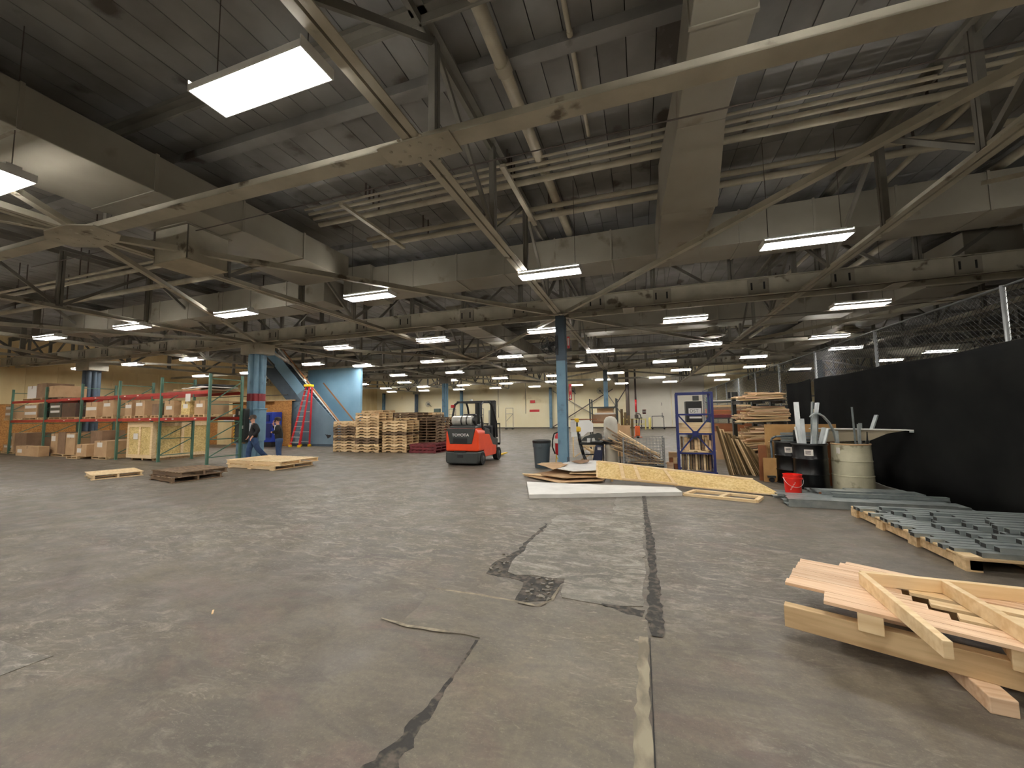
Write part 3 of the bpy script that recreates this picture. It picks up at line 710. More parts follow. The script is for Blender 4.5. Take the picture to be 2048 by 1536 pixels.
for i, (lb, a, b, m, pp, zt) in enumerate(L1):
    small_pallet(f'small pallet under the {ORD[i]} load on the middle rack shelf from the left', (a + b) / 2, .04, ZL1, (a - b) + .06)
    carton(lb, a, b, ZL1 + .10, zt, m, papers=pp, d=0.8)
small_pallet('small pallet under the first load on the top rack shelf', 13.3, .04, ZL2, 1.9)
carton('white boxed load at the left of the top shelf', 13.9, 13.0, ZL2 + .10, 3.2, M_PAPER, papers=((.5, .3, .7, .2),))
carton('tall brown carton stack on the top shelf', 12.95, 12.0, ZL2 + .10, 3.28, M_CARDD, papers=())
small_pallet('small pallet under the last load on the top rack shelf', 11.3, .04, ZL2, 1.1, mat=M_OLDP)
carton('lower brown carton beside the tall stack on the top shelf', 11.8, 10.8, ZL2 + .10, 3.12, M_CARD, papers=())
r5 = random.Random(5)
fl_lb = ['bottom sheet of the flattened cardboard on the top rack shelf', 'crumpled sheet of cardboard in the middle of the pile on the top shelf', 'pale plastic film draped over the cardboard on the top shelf', 'dark folded liner on the top shelf near the end upright']
for i, (m, z, a, b) in enumerate(((M_CARDD, .02, 2.55, -.3 + .35), (M_CARD, .07, 2.2, .6), (M_SHEET, .13, 1.7, .12), (M_BLACK, .2, 1.0, .15))):
    q = MB(); n = 10
    for j in range(n + 1):
        x = -a + (a - b) * j / n; q.v += [(x, 0.0, r5.uniform(0, .05)), (x, .95, r5.uniform(0, .05)), (x, 0, -.015 + 0), (x, .95, -.015)]
    for j in range(n):
        k = j * 4; q.f += [(k, k + 4, k + 5, k + 1), (k + 2, k + 3, k + 7, k + 6), (k, k + 2, k + 6, k + 4), (k + 1, k + 5, k + 7, k + 3)]; q.mi += [0] * 4
    q.f += [(0, 1, 3, 2), (n * 4, n * 4 + 2, n * 4 + 3, n * 4 + 1)]; q.mi += [0, 0]
    M('folded_sheet', q, m, fl_lb[i], 'sheet', rl(0, .05, ZL2 + z), (0, 0, RZ))
# floor level cartons
small_pallet('small pallet on the floor under the low labelled cartons at far left', 15.4, .0, 0, 1.4)
carton('low carton with two white labels on the floor at far left', 16.1, 15.0, .10, .42, M_CARD, papers=((.3, .7, .3, .3), (.75, .7, .3, .3)))
carton('upright carton standing on the low labelled carton at far left', 15.6, 15.05, .42, .98, M_CARD, papers=((.5, .6, .6, .3),), d=.6)
carton('big brown carton on the floor beside the far left upright', 14.85, 13.6, .02, .98, M_CARDD, papers=())
carton('low wide carton with a round label in front on the floor', 13.1, 10.9, .0, .44, M_CARD, papers=((.18, .5, .2, .35),), t=-.38, d=.32)
small_pallet('small pallet on the floor under the tall brown carton', 9.95, .02, 0, 2.2)
carton('carton with a small white label behind the low wide one', 11.2, 10.6, .10, .98, M_CARD, papers=((.4, .75, .6, .25),))
carton('tall brown carton on a floor pallet, third bay', 10.55, 9.9, .10, 1.04, M_CARDD, papers=())
carton('tall light carton with a label beside the third upright on the floor', 9.85, 9.05, .10, 1.0, M_CARD, papers=((.5, .87, .8, .15),))
carton('large grey brown carton behind the small stack, fourth bay floor', 8.45, 7.5, .02, 1.1, M_CARDD, papers=(), t=.3, d=.75)
small_pallet('flat pallet lying on the floor in the fourth bay', 8.1, -.35, 0, .9, .6)
carton('small carton with a label left of the wide floor carton', 7.9, 7.1, .10, .58, M_CARD, papers=((.3, .5, .4, .35),), t=-.3, d=.5)
small_pallet('short pallet carrying the wide carton beside the crate', 6.6, -.12, 0, 1.15, 1.0)
carton('wide carton with a square label on a short pallet beside the crate', 7.05, 6.1, .10, .72, M_CARD, papers=((.45, .75, .4, .3),), t=-.1, d=1.0)
M('black_bin', MB().box(-.6, .6, -.4, .4, 0, .35).box(-.6, .6, -.4, .4, .36, .75).box(-.62, .62, -.42, .42, .75, .8), M_BLACK, 'black plastic bins stacked behind the wide carton', 'bin', rl(5.9, 1.6, 0), (0, 0, RZ))
# big OSB crate
cr = T('shipping_crate', 'large tall OSB shipping crate with pine frame standing in the rack', 'crate', rl(4.3, .12, 0), RZ)
P('osb_side', MB().box(-.83, .83, 0, 1.9, .10, 1.40), M_OSBB, cr)
for x0, x1, z0, z1 in ((-.85, .85, .09, .22), (-.85, .85, 1.26, 1.42), (-.85, -.72, .22, 1.26), (.72, .85, .22, 1.26), (-.06, .06, .22, 1.26)):
    P('frame_board', MB().box(x0, x1, -.025, 0, z0, z1), M_PINE, cr)
for y0, y1, z0, z1 in ((0, 1.9, .09, .22), (0, 1.9, 1.28, 1.42), (0, .1, .22, 1.28), (.9, 1.0, .22, 1.28), (1.8, 1.9, .22, 1.28)):
    P('frame_board', MB().box(.832, .855, y0, y1, z0, z1), M_PINE, cr)
for x in (-.7, 0, .7): P('skid', MB().box(x - .06, x + .06, .1, 1.8, 0, .10), M_PALLET, cr)
P('shipping_label', MB().box(-.4, -.1, -.031, -.027, .8, 1.02), M_PAPER, cr)
P('lid', MB().box(-.86, .86, -.03, 1.92, 1.42, 1.44), M_PINE, cr)

# ------------------------------------------------ storage room partition
PR = T('partition_wall', 'low OSB partition of the storage rooms behind the rack', 'partition', (-18.9, 16.35, 0))
pw = MB().box(0.004, 1.216, 0, .04, 0, 2.46).mesh('osb_panel', M_OSBW)
for i in range(10):
    if i in (4,): continue
    put('osb_panel', pw, PR, (-1.22 * (i + 1) + .9, 0.0 if i < 1 else .35, 0))
P('wall_cap', MB().box(-11.5, .92, -.02, .42, 2.46, 2.52), M_PALLET, PR)
P('door_panel', MB().box(-5.17, -3.99, .37, .41, 0, 2.3), M_PLYW, PR)
P('room_roof_conduit', MB().path([(-6, .2, 2.8), (.4, .2, 2.8)], .02, 6), M_DKPIPE, PR)
M('paper_notice', MB().box(-.5, .5, 0, .01, 0, .42).mat(1).box(-.2, .3, -.004, 0, .1, .16), [M_PAPER, M_HOLE], 'wide cream notice sheet pinned to the OSB partition', 'notice', (-23.0, 16.66, 1.35))
ms = T('blue_machine', 'blue enclosed machine standing against the OSB partition', 'machine', (-18.95, 16.0, 0))
P('cabinet', MB().box(-.38, .38, -.3, .3, .25, 1.85), M_BLUEM, ms, bev=.03)
P('side_box', MB().box(.1, .4, -.42, -.3, .5, 1.25), M_NAVY, ms, bev=.02)
P('top_box', MB().box(-.3, .2, -.36, -.3, 1.35, 1.7), M_NAVY, ms)
P('plinth', MB().box(-.33, .33, -.26, .26, 0, .25), M_BLACK, ms)

# ------------------------------------------------ blue wall and stair
wbl = S('wall_blue', MB().box(-18.5, -14.75, 17.9, 18.05, 0, 4.3), M_BLUEWALL)
st = T('staircase', 'blue enclosed staircase rising to the left against the blue wall', 'staircase', (-14.0, 16.6, 0))
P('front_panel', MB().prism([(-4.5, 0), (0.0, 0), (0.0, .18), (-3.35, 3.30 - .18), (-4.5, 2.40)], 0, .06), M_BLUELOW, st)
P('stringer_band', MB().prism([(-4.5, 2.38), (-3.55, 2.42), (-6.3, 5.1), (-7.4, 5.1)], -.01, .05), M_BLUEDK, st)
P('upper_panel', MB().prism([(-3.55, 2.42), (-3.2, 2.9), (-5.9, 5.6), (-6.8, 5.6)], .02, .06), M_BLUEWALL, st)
P('stringer_cap', MB().bar((0.05, 0.03, .16), (-6.0, 0.03, 6.05), .09, .025), M_WHITE, st)
P('lower_kick', MB().box(-4.5, 0, -.015, 0, 0, .12), M_BLUEDK, st)
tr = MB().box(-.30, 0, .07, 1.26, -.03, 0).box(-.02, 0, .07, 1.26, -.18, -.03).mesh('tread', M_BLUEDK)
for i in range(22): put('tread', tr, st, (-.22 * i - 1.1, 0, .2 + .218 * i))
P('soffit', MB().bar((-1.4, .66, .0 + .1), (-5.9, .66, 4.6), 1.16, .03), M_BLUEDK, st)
P('handrail', MB().bar((-.2, .0, 1.12 - .65), (-5.4, .0, 6.0 - .25 - .0), .07, .05), M_WOODRAIL, st, label='wooden handrail')
P('wall_handrail', MB().bar((-1.1, 1.24, 1.30), (-3.3, 1.24, 3.5), .05, .06), M_WOODRAIL, st)
P('scuff_patch', MB().prism(jag([(-1.9, .62), (-1.5, .6), (-1.55, .5), (-1.75, .4), (-1.8, .52)], .05, .02, 3), -.004, 0), M_HOLE, st)
P('junction_box', MB().box(-4.55, -4.3, -.12, 0, 1.0, 1.3).box(-4.5, -4.42, -.08, 0, .9, 1.6), M_REDP, st)

# ------------------------------------------------ step ladder
ld = T('step_ladder', 'tall red fibreglass step ladder with yellow cap beside the blue stair', 'ladder', (-16.9, 16.0, 0))
fl_, fr_ = (-.66, -.05, .05), (.05, -.16, .05); tl, tr_ = (.14, .12, 3.18), (.42, .06, 3.18)
bl, br = (-.50, .44, .05), (.16, .40, .05)
for nm, a, b, m_ in (('front_rail', fl_, tl, M_FIBRED), ('front_rail', fr_, tr_, M_FIBRED), ('rear_rail', bl, (.2, .24, 3.12), M_FIBRED), ('rear_rail', br, (.42, .22, 3.12), M_FIBRED)):
    P(nm, MB().bar(a, b, .035 if 'rear' in nm else .04, .09), m_, ld)
for i in range(11):
    t_ = (i + .75) / 11.6
    a = Vector(fl_).lerp(Vector(tl), t_); b = Vector(fr_).lerp(Vector(tr_), t_)
    P('step', MB().bar(a, b, .10, .025), M_ALU, ld)
    if i % 2 == 0:
        a = Vector(bl).lerp(Vector((.2, .24, 3.12)), t_); b = Vector(br).lerp(Vector((.42, .22, 3.12)), t_); P('rear_brace', MB().bar(a, b, .03, .03), M_ALU, ld)
for i, t_ in enumerate((.06, .2, .28)):
    b = Vector(fr_).lerp(Vector(tr_), t_); a = Vector(fl_).lerp(Vector(tl), t_)
    P('corner_brace', MB().bar(b + Vector((-.14, .02, .0)), b + Vector((0, 0, .2)), .03, .015), M_ALU, ld)
P('top_cap', MB().box(.08, .48, .0, .3, 3.15, 3.27), M_YEL, ld, bev=.02)
for p in (fl_, fr_, bl, br): P('foot', MB().box(p[0] - .07, p[0] + .07, p[1] - .06, p[1] + .06, 0, .12), M_YEL, ld, bev=.01)

# ------------------------------------------------ cabinet on the thick column
cb = T('electrical_cabinet', 'dark electrical cabinet with hazard striped edge on the thick blue column', 'cabinet', (-13.98, 10.52, .66))
P('door_panel', MB().box(-.2, .28, -.06, .12, 0, 1.24), M_DKGREY, cb, bev=.01)
P('notice', MB().box(-.02, .08, -.066, -.06, 1.0, 1.14), M_PAPER, cb)
hz = MB()
for i in range(8): hz.prism([(-.25, .12 * i), (-.2, .12 * i + .05), (-.2, .12 * i + .11), (-.25, .12 * i + .06)], -.062, -.05)
P('hazard_edge', MB().box(-.25, -.2, -.05, .1, 0, 1.0), M_BLACK, cb); P('hazard_stripe', hz, M_YEL, cb, kind='stuff')
P('latch', MB().box(.2, .23, -.09, -.06, .5, .62), M_ALU, cb)
cb = T('column_guard', 'pale blue sheet metal guard boxes wrapped around the thick column foot', 'guard', (-13.8, 11.0, 0))
P('lower_box', MB().box(-.34, .02, -.50, -.33, .03, .62), M_BLUE, cb, bev=.01)
P('collar', MB().box(-.42, -.24, -.52, -.34, .62, .66), M_BLUE, cb, bev=.01)
P('side_box', MB().box(.32, .62, -.38, -.1, .72, 1.85), M_BLUE, cb, bev=.02)
P('side_box_lid', MB().box(.30, .64, -.4, -.08, 1.85, 1.9), M_BLUE, cb, bev=.01)

# ------------------------------------------------ pallets
PHT = 0.122
def pallet_root(label, mat, notch=True, boards=True):
    t = T('pallet', label, 'pallet')
    if notch: pr = [(-.6, .016), (-.42, .016), (-.38, .062), (-.18, .062), (-.14, .016), (.14, .016), (.18, .062), (.38, .062), (.42, .016), (.6, .016), (.6, .104), (-.6, .104)]
    else: pr = [(-.6, .016), (.6, .016), (.6, .106), (-.6, .106)]
    me = MB().prism(pr, -.02, .02).mesh('stringer', mat)
    for y in (-.48, 0, .48): put('stringer', me, t, (0, y, 0))
    if boards:
        b1 = MB().box(-.05, .05, -.5, .5, .106, .122).mesh('deck_board', mat)
        for i in range(7): put('deck_board', b1, t, (-.55 + i * 1.1 / 6, 0, 0))
        b2 = MB().box(-.05, .05, -.5, .5, 0, .016).mesh('bottom_board', mat)
        for i in range(5): put('bottom_board', b2, t, (-.55 + i * 1.1 / 4, 0, 0))
    else:
        m = MB()
        for i in range(7): m.box(-.60 + i * 1.1 / 6, -.50 + i * 1.1 / 6, -.48, .48, .104, .122)
        P('deck', m, mat, t, kind='stuff'); m = MB()
        for i in range(5): m.box(-.60 + i * 1.1 / 4, -.50 + i * 1.1 / 4, -.48, .48, 0, .016)
        P('bottom_deck', m, mat, t, kind='stuff')
    return t
src = {'new': pallet_root('a', M_PALLET, boards=False), 'old': pallet_root('b', M_OLDP, boards=False), 'pine': pallet_root('c', M_PINE, boards=False), 'red': pallet_root('d', M_REDP, notch=False, boards=False)}
usedp = {k: False for k in src}
DESC = {'new': 'tan notched pallet', 'old': 'weathered brown pallet', 'pine': 'pale notched pallet', 'red': 'dark red block pallet'}
def put_pallet(kind, loc, rz, label, group):
    o = src[kind]
    if not usedp[kind]:
        usedp[kind] = True; o.location = loc; o.rotation_euler = (0, 0, rz); o['label'] = label; o['group'] = group; o['category'] = 'pallet'; return o
    return dup(o, loc, (0, 0, rz), label, group)
rp = random.Random(11)
def stack(nm, x, y, n, kinds, rz=0.0, jit=.015, z0=0.0):
    for i in range(n):
        k = kinds[i % len(kinds)] if isinstance(kinds, list) else kinds
        put_pallet(k, (x + rp.uniform(-jit, jit), y + rp.uniform(-jit, jit), z0 + i * PHT), rz + rp.uniform(-.012, .012), f'{DESC[k]}, {ORD[i]} from bottom of {nm}', 'stacked wooden pallets')
stack('leftmost pallet stack', -12.50, 14.65, 11, ['pine', 'new', 'pine', 'new', 'old', 'new', 'old', 'old', 'old', 'new', 'pine'])
stack('tall second pallet stack', -11.22, 14.55, 14, ['new', 'new', 'pine', 'old', 'old', 'pine', 'new', 'new', 'pine', 'new', 'new', 'new', 'pine', 'new'])
stack('third pallet stack', -9.98, 14.75, 11, ['new', 'new', 'pine', 'new', 'new', 'new', 'old', 'new', 'pine', 'pine', 'new'])
stack('tall rear left stack', -12.1, 16.0 - .02, 15, ['old', 'old', 'new'])
stack('rear stack behind the third', -10.5, 16.4, 14, ['old', 'old', 'new'])
stack('dark turned stack by the third', -9.05, 15.9, 12, ['old', 'old', 'old', 'old'], rz=PI / 2)
stack('dark turned stack at the right end', -8.5, 17.6, 12, ['old', 'old', 'old', 'new'], rz=PI / 2)
stack('rear stack seen over the others', -10.6, 18.3, 14, ['old', 'new', 'old'], rz=PI / 2)
stack('red pile near third stack', -8.62, 14.75, 3, 'red', rz=.04, jit=.03)
stack('outer red pile at right', -8.0, 16.0, 3, 'red', rz=.2, jit=.03)
put_pallet('old', (-10.9, 21.0, 0), .1, 'single weathered pallet flat on the floor behind the forklift', 'stacked wooden pallets')
# flat pallets with separate boards
def board_pallet(label, loc, rz, w, d, mat, n, bw=.1, gap=None, rails=3, h=.09, run='y', group=None, skip=()):
    t = T('pallet', label, 'pallet', loc, rz, group)
    for k in range(rails):
        c = -d / 2 + .05 + k * (d - .1) / (rails - 1)
        P('stringer', MB().box(-w / 2, w / 2, c - .02, c + .02, .018, .018 + h), mat, t)
    top = .018 + h
    me = MB().box(-bw / 2, bw / 2, -d / 2, d / 2, 0, .018).mesh('deck_board', mat)
    for i in range(n):
        if i in skip: continue
        put('deck_board', me, t, (-w / 2 + bw / 2 + i * (w - bw) / (n - 1), 0, top))
    for i in (0, .5, 1): put('bottom_board', me, t, (-w / 2 + bw / 2 + i * (w - bw), 0, 0))
    return t
board_pallet('single light wood pallet flat on the floor at left', (-13.95, 6.95, 0), -.33, 1.25, 1.0, M_PINE, 7, .13)
board_pallet('lower dark weathered pallet of the pair on the floor at left', (-11.35, 7.15, 0), -.2, 1.3, 1.1, M_OLDP, 8, .11)
board_pallet('upper dark weathered pallet of the pair on the floor at left', (-11.3, 7.2, .126), -.14, 1.35, 1.1, M_OLDP, 9, .10)
board_pallet('lower large light wood pallet in front of the two men', (-11.3, 9.55, 0), -.1, 2.2, 1.35, M_PINE, 9, .16)
t = board_pallet('upper large light wood pallet in front of the two men', (-11.25, 9.6, .126), -.06, 2.35, 1.4, M_PINE, 10, .17)
# ------------------------------------------------ people
def skin_obj(name, mat, joints, edges, parent, root=0, sub=2):
    me = bpy.data.meshes.new(name); me.from_pydata([j[:3] for j in joints], edges, [])
    me.materials.append(mat)
    o = put(name, me, parent)
    sv = me.skin_vertices.new() if hasattr(me.skin_vertices, 'new') and not me.skin_vertices else None
    if not me.skin_vertices:
        bm = bmesh.new(); bm.from_mesh(me); bm.verts.layers.skin.new(); bm.to_mesh(me); bm.free()
    for i, j in enumerate(joints):
        r = j[3]; s = me.skin_vertices[0].data[i]
        s.radius = (r, j[4] if len(j) > 4 else r); s.use_root = (i == root)
    m = o.modifiers.new('skin', 'SKIN'); m.use_smooth_shade = True; m.branch_smoothing = .6
    if sub: s = o.modifiers.new('sub', 'SUBSURF'); s.levels = sub; s.render_levels = sub
    return o
def hand(J, E, w, d, curl, side, r0=.026):
    """palm and five fingers of a hand that starts at wrist joint index w and points along d; side is the thumb's direction"""
    W_ = Vector(J[w][:3]); d = Vector(d).normalized(); s = Vector(side).normalized(); n = d.cross(s)
    k = len(J); J.append((*(W_ + d * .05), .022, .03)); E.append((w, k)); J.append((*(W_ + d * .085), .018, .034)); E.append((k, k + 1))
    b = k + 1
    for i, (off, ln) in enumerate(((.027, .07), (.009, .078), (-.009, .072), (-.026, .056))):
        p = W_ + d * .09 + s * off; q = p + d * ln * .5 + n * curl * ln * .25; u = q + d * ln * (.5 - curl * .4) + n * curl * ln * .5
        a = len(J); J += [(*p, .009), (*q, .0085), (*u, .0075)]; E += [(b, a), (a, a + 1), (a + 1, a + 2)]
    a = len(J); J += [(*(W_ + d * .04 + s * .035), .011), (*(W_ + d * .075 + s * .055 + n * curl * .02), .009)]; E += [(k, a), (a, a + 1)]
def person(label, loc, rz, H, legs, arms, hair, beard, lean=0.0, headturn=0.0):
    k = H / 1.75
    t = T('person', label, 'person', loc, rz)
    pel = (0, 0, .93 * k); nk = (0, -lean - .01, 1.45 * k); hd = (0, -lean - .04, 1.56 * k)
    J = [(*pel, .13, .10), (0, -lean * .4, 1.12 * k, .125, .09), (0, -lean * .8, 1.32 * k, .15, .095), (*nk, .058), (0, -lean - .02, 1.52 * k, .06), (0, -lean - .035, 1.57 * k, .086, .096), (0, -lean - .035, 1.67 * k, .082, .096), (0, -lean - .03, 1.725 * k, .045, .055)]
    E = [(0, 1), (1, 2), (2, 3), (3, 4), (4, 5), (5, 6), (6, 7)]
    trous, tj, jack, je, shoes = [(*pel, .13, .11)], [], [], [], []
    for sx, (hip, kn, an) in zip((-1, 1), legs):
        a = len(J); J += [(sx * .10, 0, .86 * k, .09), (*kn, .062), (*an, .045), (an[0], an[1] - .10, .04, .04)]; E += [(0, a), (a, a + 1), (a + 1, a + 2), (a + 2, a + 3)]
        b = len(trous); trous += [(sx * .10, 0, .84 * k, .12), (*kn, .092), (an[0], an[1], an[2] - .02, .082)]; tj += [(0, b), (b, b + 1), (b + 1, b + 2)]
        shoes.append(MB().lathe([(.001, 0), (.045, .0), (.05, .03), (.04, .07), (.001, .085)], (0, 0, 0), 10))
        P('shoe', MB().prism([(-.16, 0), (.10, 0), (.10, .09), (.02, .12), (-.05, .085), (-.15, .06)], an[0] - .045, an[0] + .045, 'x') if 0 else
          MB().add([(an[0] + a_ * .045, an[1] + y_, z_) for a_ in (-1, 1) for y_, z_ in ((-.17, max(0, an[2] - .09)), (.08, max(0, an[2] - .09)), (.08, an[2]), (0, an[2] + .03), (-.08, an[2] - .02), (-.16, an[2] - .045))],
                   [(0, 1, 2, 3, 4, 5), (11, 10, 9, 8, 7, 6)] + [(i, i + 6, (i + 1) % 6 + 6, (i + 1) % 6) for i in range(6)]), M_SHOE, t, bev=.012)
    jack = [(0, 0, .80 * k, .19, .165), (0, -lean * .4, 1.08 * k, .205, .165), (0, -lean * .8, 1.32 * k, .225, .155), (0, -lean * .95, 1.45 * k, .09, .085)]; je = [(0, 1), (1, 2), (2, 3)]
    for sx, (el, wr, dr, cu) in zip((-1, 1), arms):
        sh = (sx * .185, -lean * .8, 1.39 * k)
        a = len(J); J += [(*sh, .055), (*el, .042), (*wr, .03)]; E += [(2, a), (a, a + 1), (a + 1, a + 2)]
        hand(J, E, a + 2, dr, cu, (-sx * .3, -1, 0) if abs(dr[1]) < .5 else (-sx, 0, .2))
        b = len(jack); jack += [(*sh, .098), (*el, .08), (*(Vector(el).lerp(Vector(wr), .93)), .062)]; je += [(2, b), (b, b + 1), (b + 1, b + 2)]
    body = skin_obj('body', M_SKIN, J, E, t)
    skin_obj('jeans', M_JEANS, trous, tj, t); skin_obj('jacket', M_JACKET, jack, je, t)
    P('shirt', MB().prism([(-.03, 1.05 * k), (.03, 1.05 * k), (.04, 1.44 * k), (-.04, 1.44 * k)], -lean - .112, -lean - .05), M_SHIRT, t, bev=.01)
    hc = Vector((0, -lean - .035, 1.63 * k))
    h = MB(); n = 14
    prof = [(.097, -.03), (.106, .03), (.098, .08), (.066, .112), (.001, .124)]
    h.lathe(prof, (hc.x, hc.y + .018, hc.z), n, False); P('hair', h, hair, t, smooth=True)
    if beard: P('beard', MB().lathe([(.03, -.085), (.06, -.075), (.074, -.04), (.07, -.01)], (hc.x, hc.y - .018, hc.z - .0), 14), hair, t, smooth=True)
    P('nose', MB().add([(-.012, hc.y - .088, hc.z - .02), (.012, hc.y - .088, hc.z - .02), (0, hc.y - .088, hc.z + .025), (0, hc.y - .118, hc.z - .015)], [(0, 1, 3), (1, 2, 3), (2, 0, 3), (0, 2, 1)]), M_SKIN, t)
    for sx in (-1, 1):
        P('eye', MB().lathe([(.001, -.009), (.011, 0), (.001, .009)], (sx * .03, hc.y - .085, hc.z + .015), 8), M_HOLE, t)
        P('ear', MB().lathe([(.001, -.03), (.016, -.01), (.018, .01), (.001, .03)], (sx * .084, hc.y, hc.z - .005), 8), M_SKIN, t)
    P('mouth', MB().box(-.022, .022, hc.y - .094, hc.y - .082, hc.z - .052, hc.z - .044), M_PINKS, t)
    return t
person('bearded man in a black jacket and jeans walking, hands in pockets', (-13.0, 10.28, 0), -.45, 1.66,
       (((0, 0, 0), (-.10, -.10, .47), (-.10, -.12, .09)), ((0, 0, 0), (.13, .10, .47), (.17, .42, .13))),
       (((-.27, .06, 1.10), (-.19, -.10, .90), (0.1, -.5, -.8), .6), ((.27, .08, 1.10), (.20, -.08, .90), (-.1, -.5, -.8), .6)), M_HAIR2, True, lean=.02)
person('dark haired man in a black jacket standing with one hand at his mouth', (-12.35, 10.75, 0), -.85, 1.56,
       (((0, 0, 0), (-.11, -.02, .45), (-.11, .0, .09)), ((0, 0, 0), (.11, -.01, .45), (.11, .03, .09))),
       (((-.24, -.14, 1.12), (-.05, -.20, 1.29), (.2, .1, 1), .7), ((.24, -.02, 1.08), (.05, -.22, 1.02), (-1, -.2, .1), .5)), M_HAIR, True, lean=.05)
# ------------------------------------------------ forklift
fk = T('forklift', 'orange and dark grey forklift truck with a gas tank, seen from behind', 'forklift', (-5.27, 10.98, 0), .0)
P('bumper', MB().prism([(-.55, .12), (-.50, .05), (.50, .05), (.55, .12), (.55, .42), (-.55, .42)], 0.0, .55), M_DKGREY, fk, bev=.04)
cwp = [(-.55, .43), (.55, .43), (.55, 1.02), (.46, 1.14), (-.46, 1.14), (-.55, 1.02)]
P('counterweight', MB().prism(cwp, .02, .62), M_ORANGE, fk, bev=.05)
P('rear_grille', MB().prism([(-.40, .66), (.34, .66), (.46, 1.13), (-.50, 1.13)], -.004, .05), M_DKGREY, fk, bev=.015)
P('grille_slot', MB().box(-.28, .20, -.01, .02, .68, .84), M_BLACK, fk)
P('bumper_recess', MB().box(-.14, .06, -.008, .03, .24, .33).box(-.25, .15, -.006, .04, .40, .45), M_BLACK, fk)
P('hood', MB().prism([(-.46, 1.12), (.46, 1.12), (.44, 1.20), (-.44, 1.20)], .05, .75), M_DKGREY, fk, bev=.03)
text('lettering', 'TOYOTA', .125, M_WHITE, fk, (-.03, -.008, .93), (PI / 2, 0, 0), sx=1.12)
P('side_body', MB().prism([(.5, .22), (1.62, .22), (1.62, .52), (1.30, .56), (.98, .92), (.6, .94), (.5, .94)], -.545, .545, 'x'), M_ORANGE, fk, bev=.02)
P('floor_deck', MB().prism([(.9, .5), (1.85, .42), (1.9, .72), (1.5, .78), (1.2, .95), (.85, .95)], -.50, .50, 'x'), M_DKGREY, fk, bev=.02)
P('battery_cover', MB().prism([(.6, .94), (1.1, .90), (1.02, 1.08), (.6, 1.16)], -.53, .53, 'x'), M_DKGREY, fk, bev=.02)
P('seat', MB().box(-.24, .24, .72, 1.15, 1.14, 1.24), M_BLACK, fk, bev=.03)
P('seat_back', MB().prism([(.62, 1.2), (.76, 1.2), (.70, 1.58), (.58, 1.58)], -.22, .22, 'x'), M_BLACK, fk, bev=.03)
for sx in (-1, 1):
    P('guard_leg', MB().path([(sx * .50, .52, 1.05), (sx * .50, .40, 1.5), (sx * .46, .48, 1.88), (sx * .44, .7, 1.97)], .035, 8), M_BLACK, fk)
    P('guard_leg', MB().path([(sx * .50, 1.80, .78), (sx * .50, 1.72, 1.3), (sx * .46, 1.48, 1.80), (sx * .44, 1.32, 1.95), (sx * .44, 1.15, 1.98)], .035, 8), M_BLACK, fk)
    if sx < 0: P('tail_light', MB().box(sx * .50 - .05, sx * .50 + .05, .36, .44, 1.78, 1.88), M_REDX, fk, bev=.015)
    w = MB().lathe([(.14, -.08), (.20, -.08), (.205, -.05), (.205, .05), (.20, .08), (.14, .08)], n=22)
    for y, r_ in ((.36, .95), (1.78, 1.06)):
        o = P('wheel', w, M_RUBBER, fk, (sx * .495, y, .205 * r_), (0, PI / 2, 0), smooth=True); o.scale = (r_, r_, 1)
        P('hub', MB().lathe([(.001, -.085), (.09, -.085), (.13, -.06), (.13, .06), (.09, .085), (.001, .085)], n=14), M_DKGREY, o, smooth=True)
P('overhead_guard', MB().box(-.46, .46, .62, .70, 1.94, 2.0).box(-.46, .46, 1.30, 1.37, 1.94, 2.0).box(-.46, -.40, .62, 1.37, 1.94, 2.0).box(.40, .46, .62, 1.37, 1.94, 2.0)
  .box(-.40, .40, .8, .83, 1.95, 1.99).box(-.40, .40, .95, .98, 1.95, 1.99).box(-.40, .40, 1.1, 1.13, 1.95, 1.99), M_BLACK, fk)
tk = P('gas_tank', MB().lathe([(.06, -.36), (.13, -.345), (.155, -.31), (.155, .31), (.13, .345), (.06, .36)], n=22), M_CHROME, fk, (-.08, .30, 1.375), (0, PI / 2, 0), smooth=True)
P('tank_strap', MB().lathe([(.162, -.02), (.162, .02)], n=22, closed=False).lathe([(.162, .16), (.162, .2)], n=22, closed=False), M_BLACK, tk)
P('tank_valve', MB().lathe([(.001, .36), (.1, .36), (.12, .39), (.1, .46), (.001, .46)], n=12), M_BLACK, tk)
P('tank_bracket', MB().box(-.42, .3, .18, .42, 1.2, 1.235), M_BLACK, fk, bev=.01)
P('steering_column', MB().tube((0, 1.62, .75), (0, 1.42, 1.2), .035, n=8), M_BLACK, fk)
sw = MB()
for i in range(16): a, b = 2 * PI * i / 16, 2 * PI * (i + 1) / 16; sw.tube((.16 * math.cos(a), .16 * math.sin(a), 0), (.16 * math.cos(b), .16 * math.sin(b), 0), .014, n=5)
P('steering_wheel', sw, M_BLACK, fk, (0, 1.40, 1.22), (.5, 0, 0))
P('dashboard', MB().prism([(1.62, .72), (1.85, .72), (1.80, 1.18), (1.62, 1.15)], -.35, .35, 'x'), M_BLACK, fk, bev=.02)
for sx in (-1, 1):
    P('mast_rail', MB().box(sx * .33 - .05, sx * .33 + .05, 1.93, 2.07, .08, 2.04), M_BLACK, fk)
    P('mast_rail', MB().box(sx * .22 - .035, sx * .22 + .035, 1.97, 2.09, .12, 2.0), M_DKGREY, fk)
    P('lift_cylinder', MB().tube((sx * .16, 1.95, .2), (sx * .16, 1.95, 1.7), .03, n=8), M_CHROME, fk)
    P('fork', MB().box(sx * .26 - .05, sx * .26 + .05, 2.22, 3.45, .05, .09).box(sx * .26 - .05, sx * .26 + .05, 2.18, 2.22, .05, .55), M_YEL, fk)
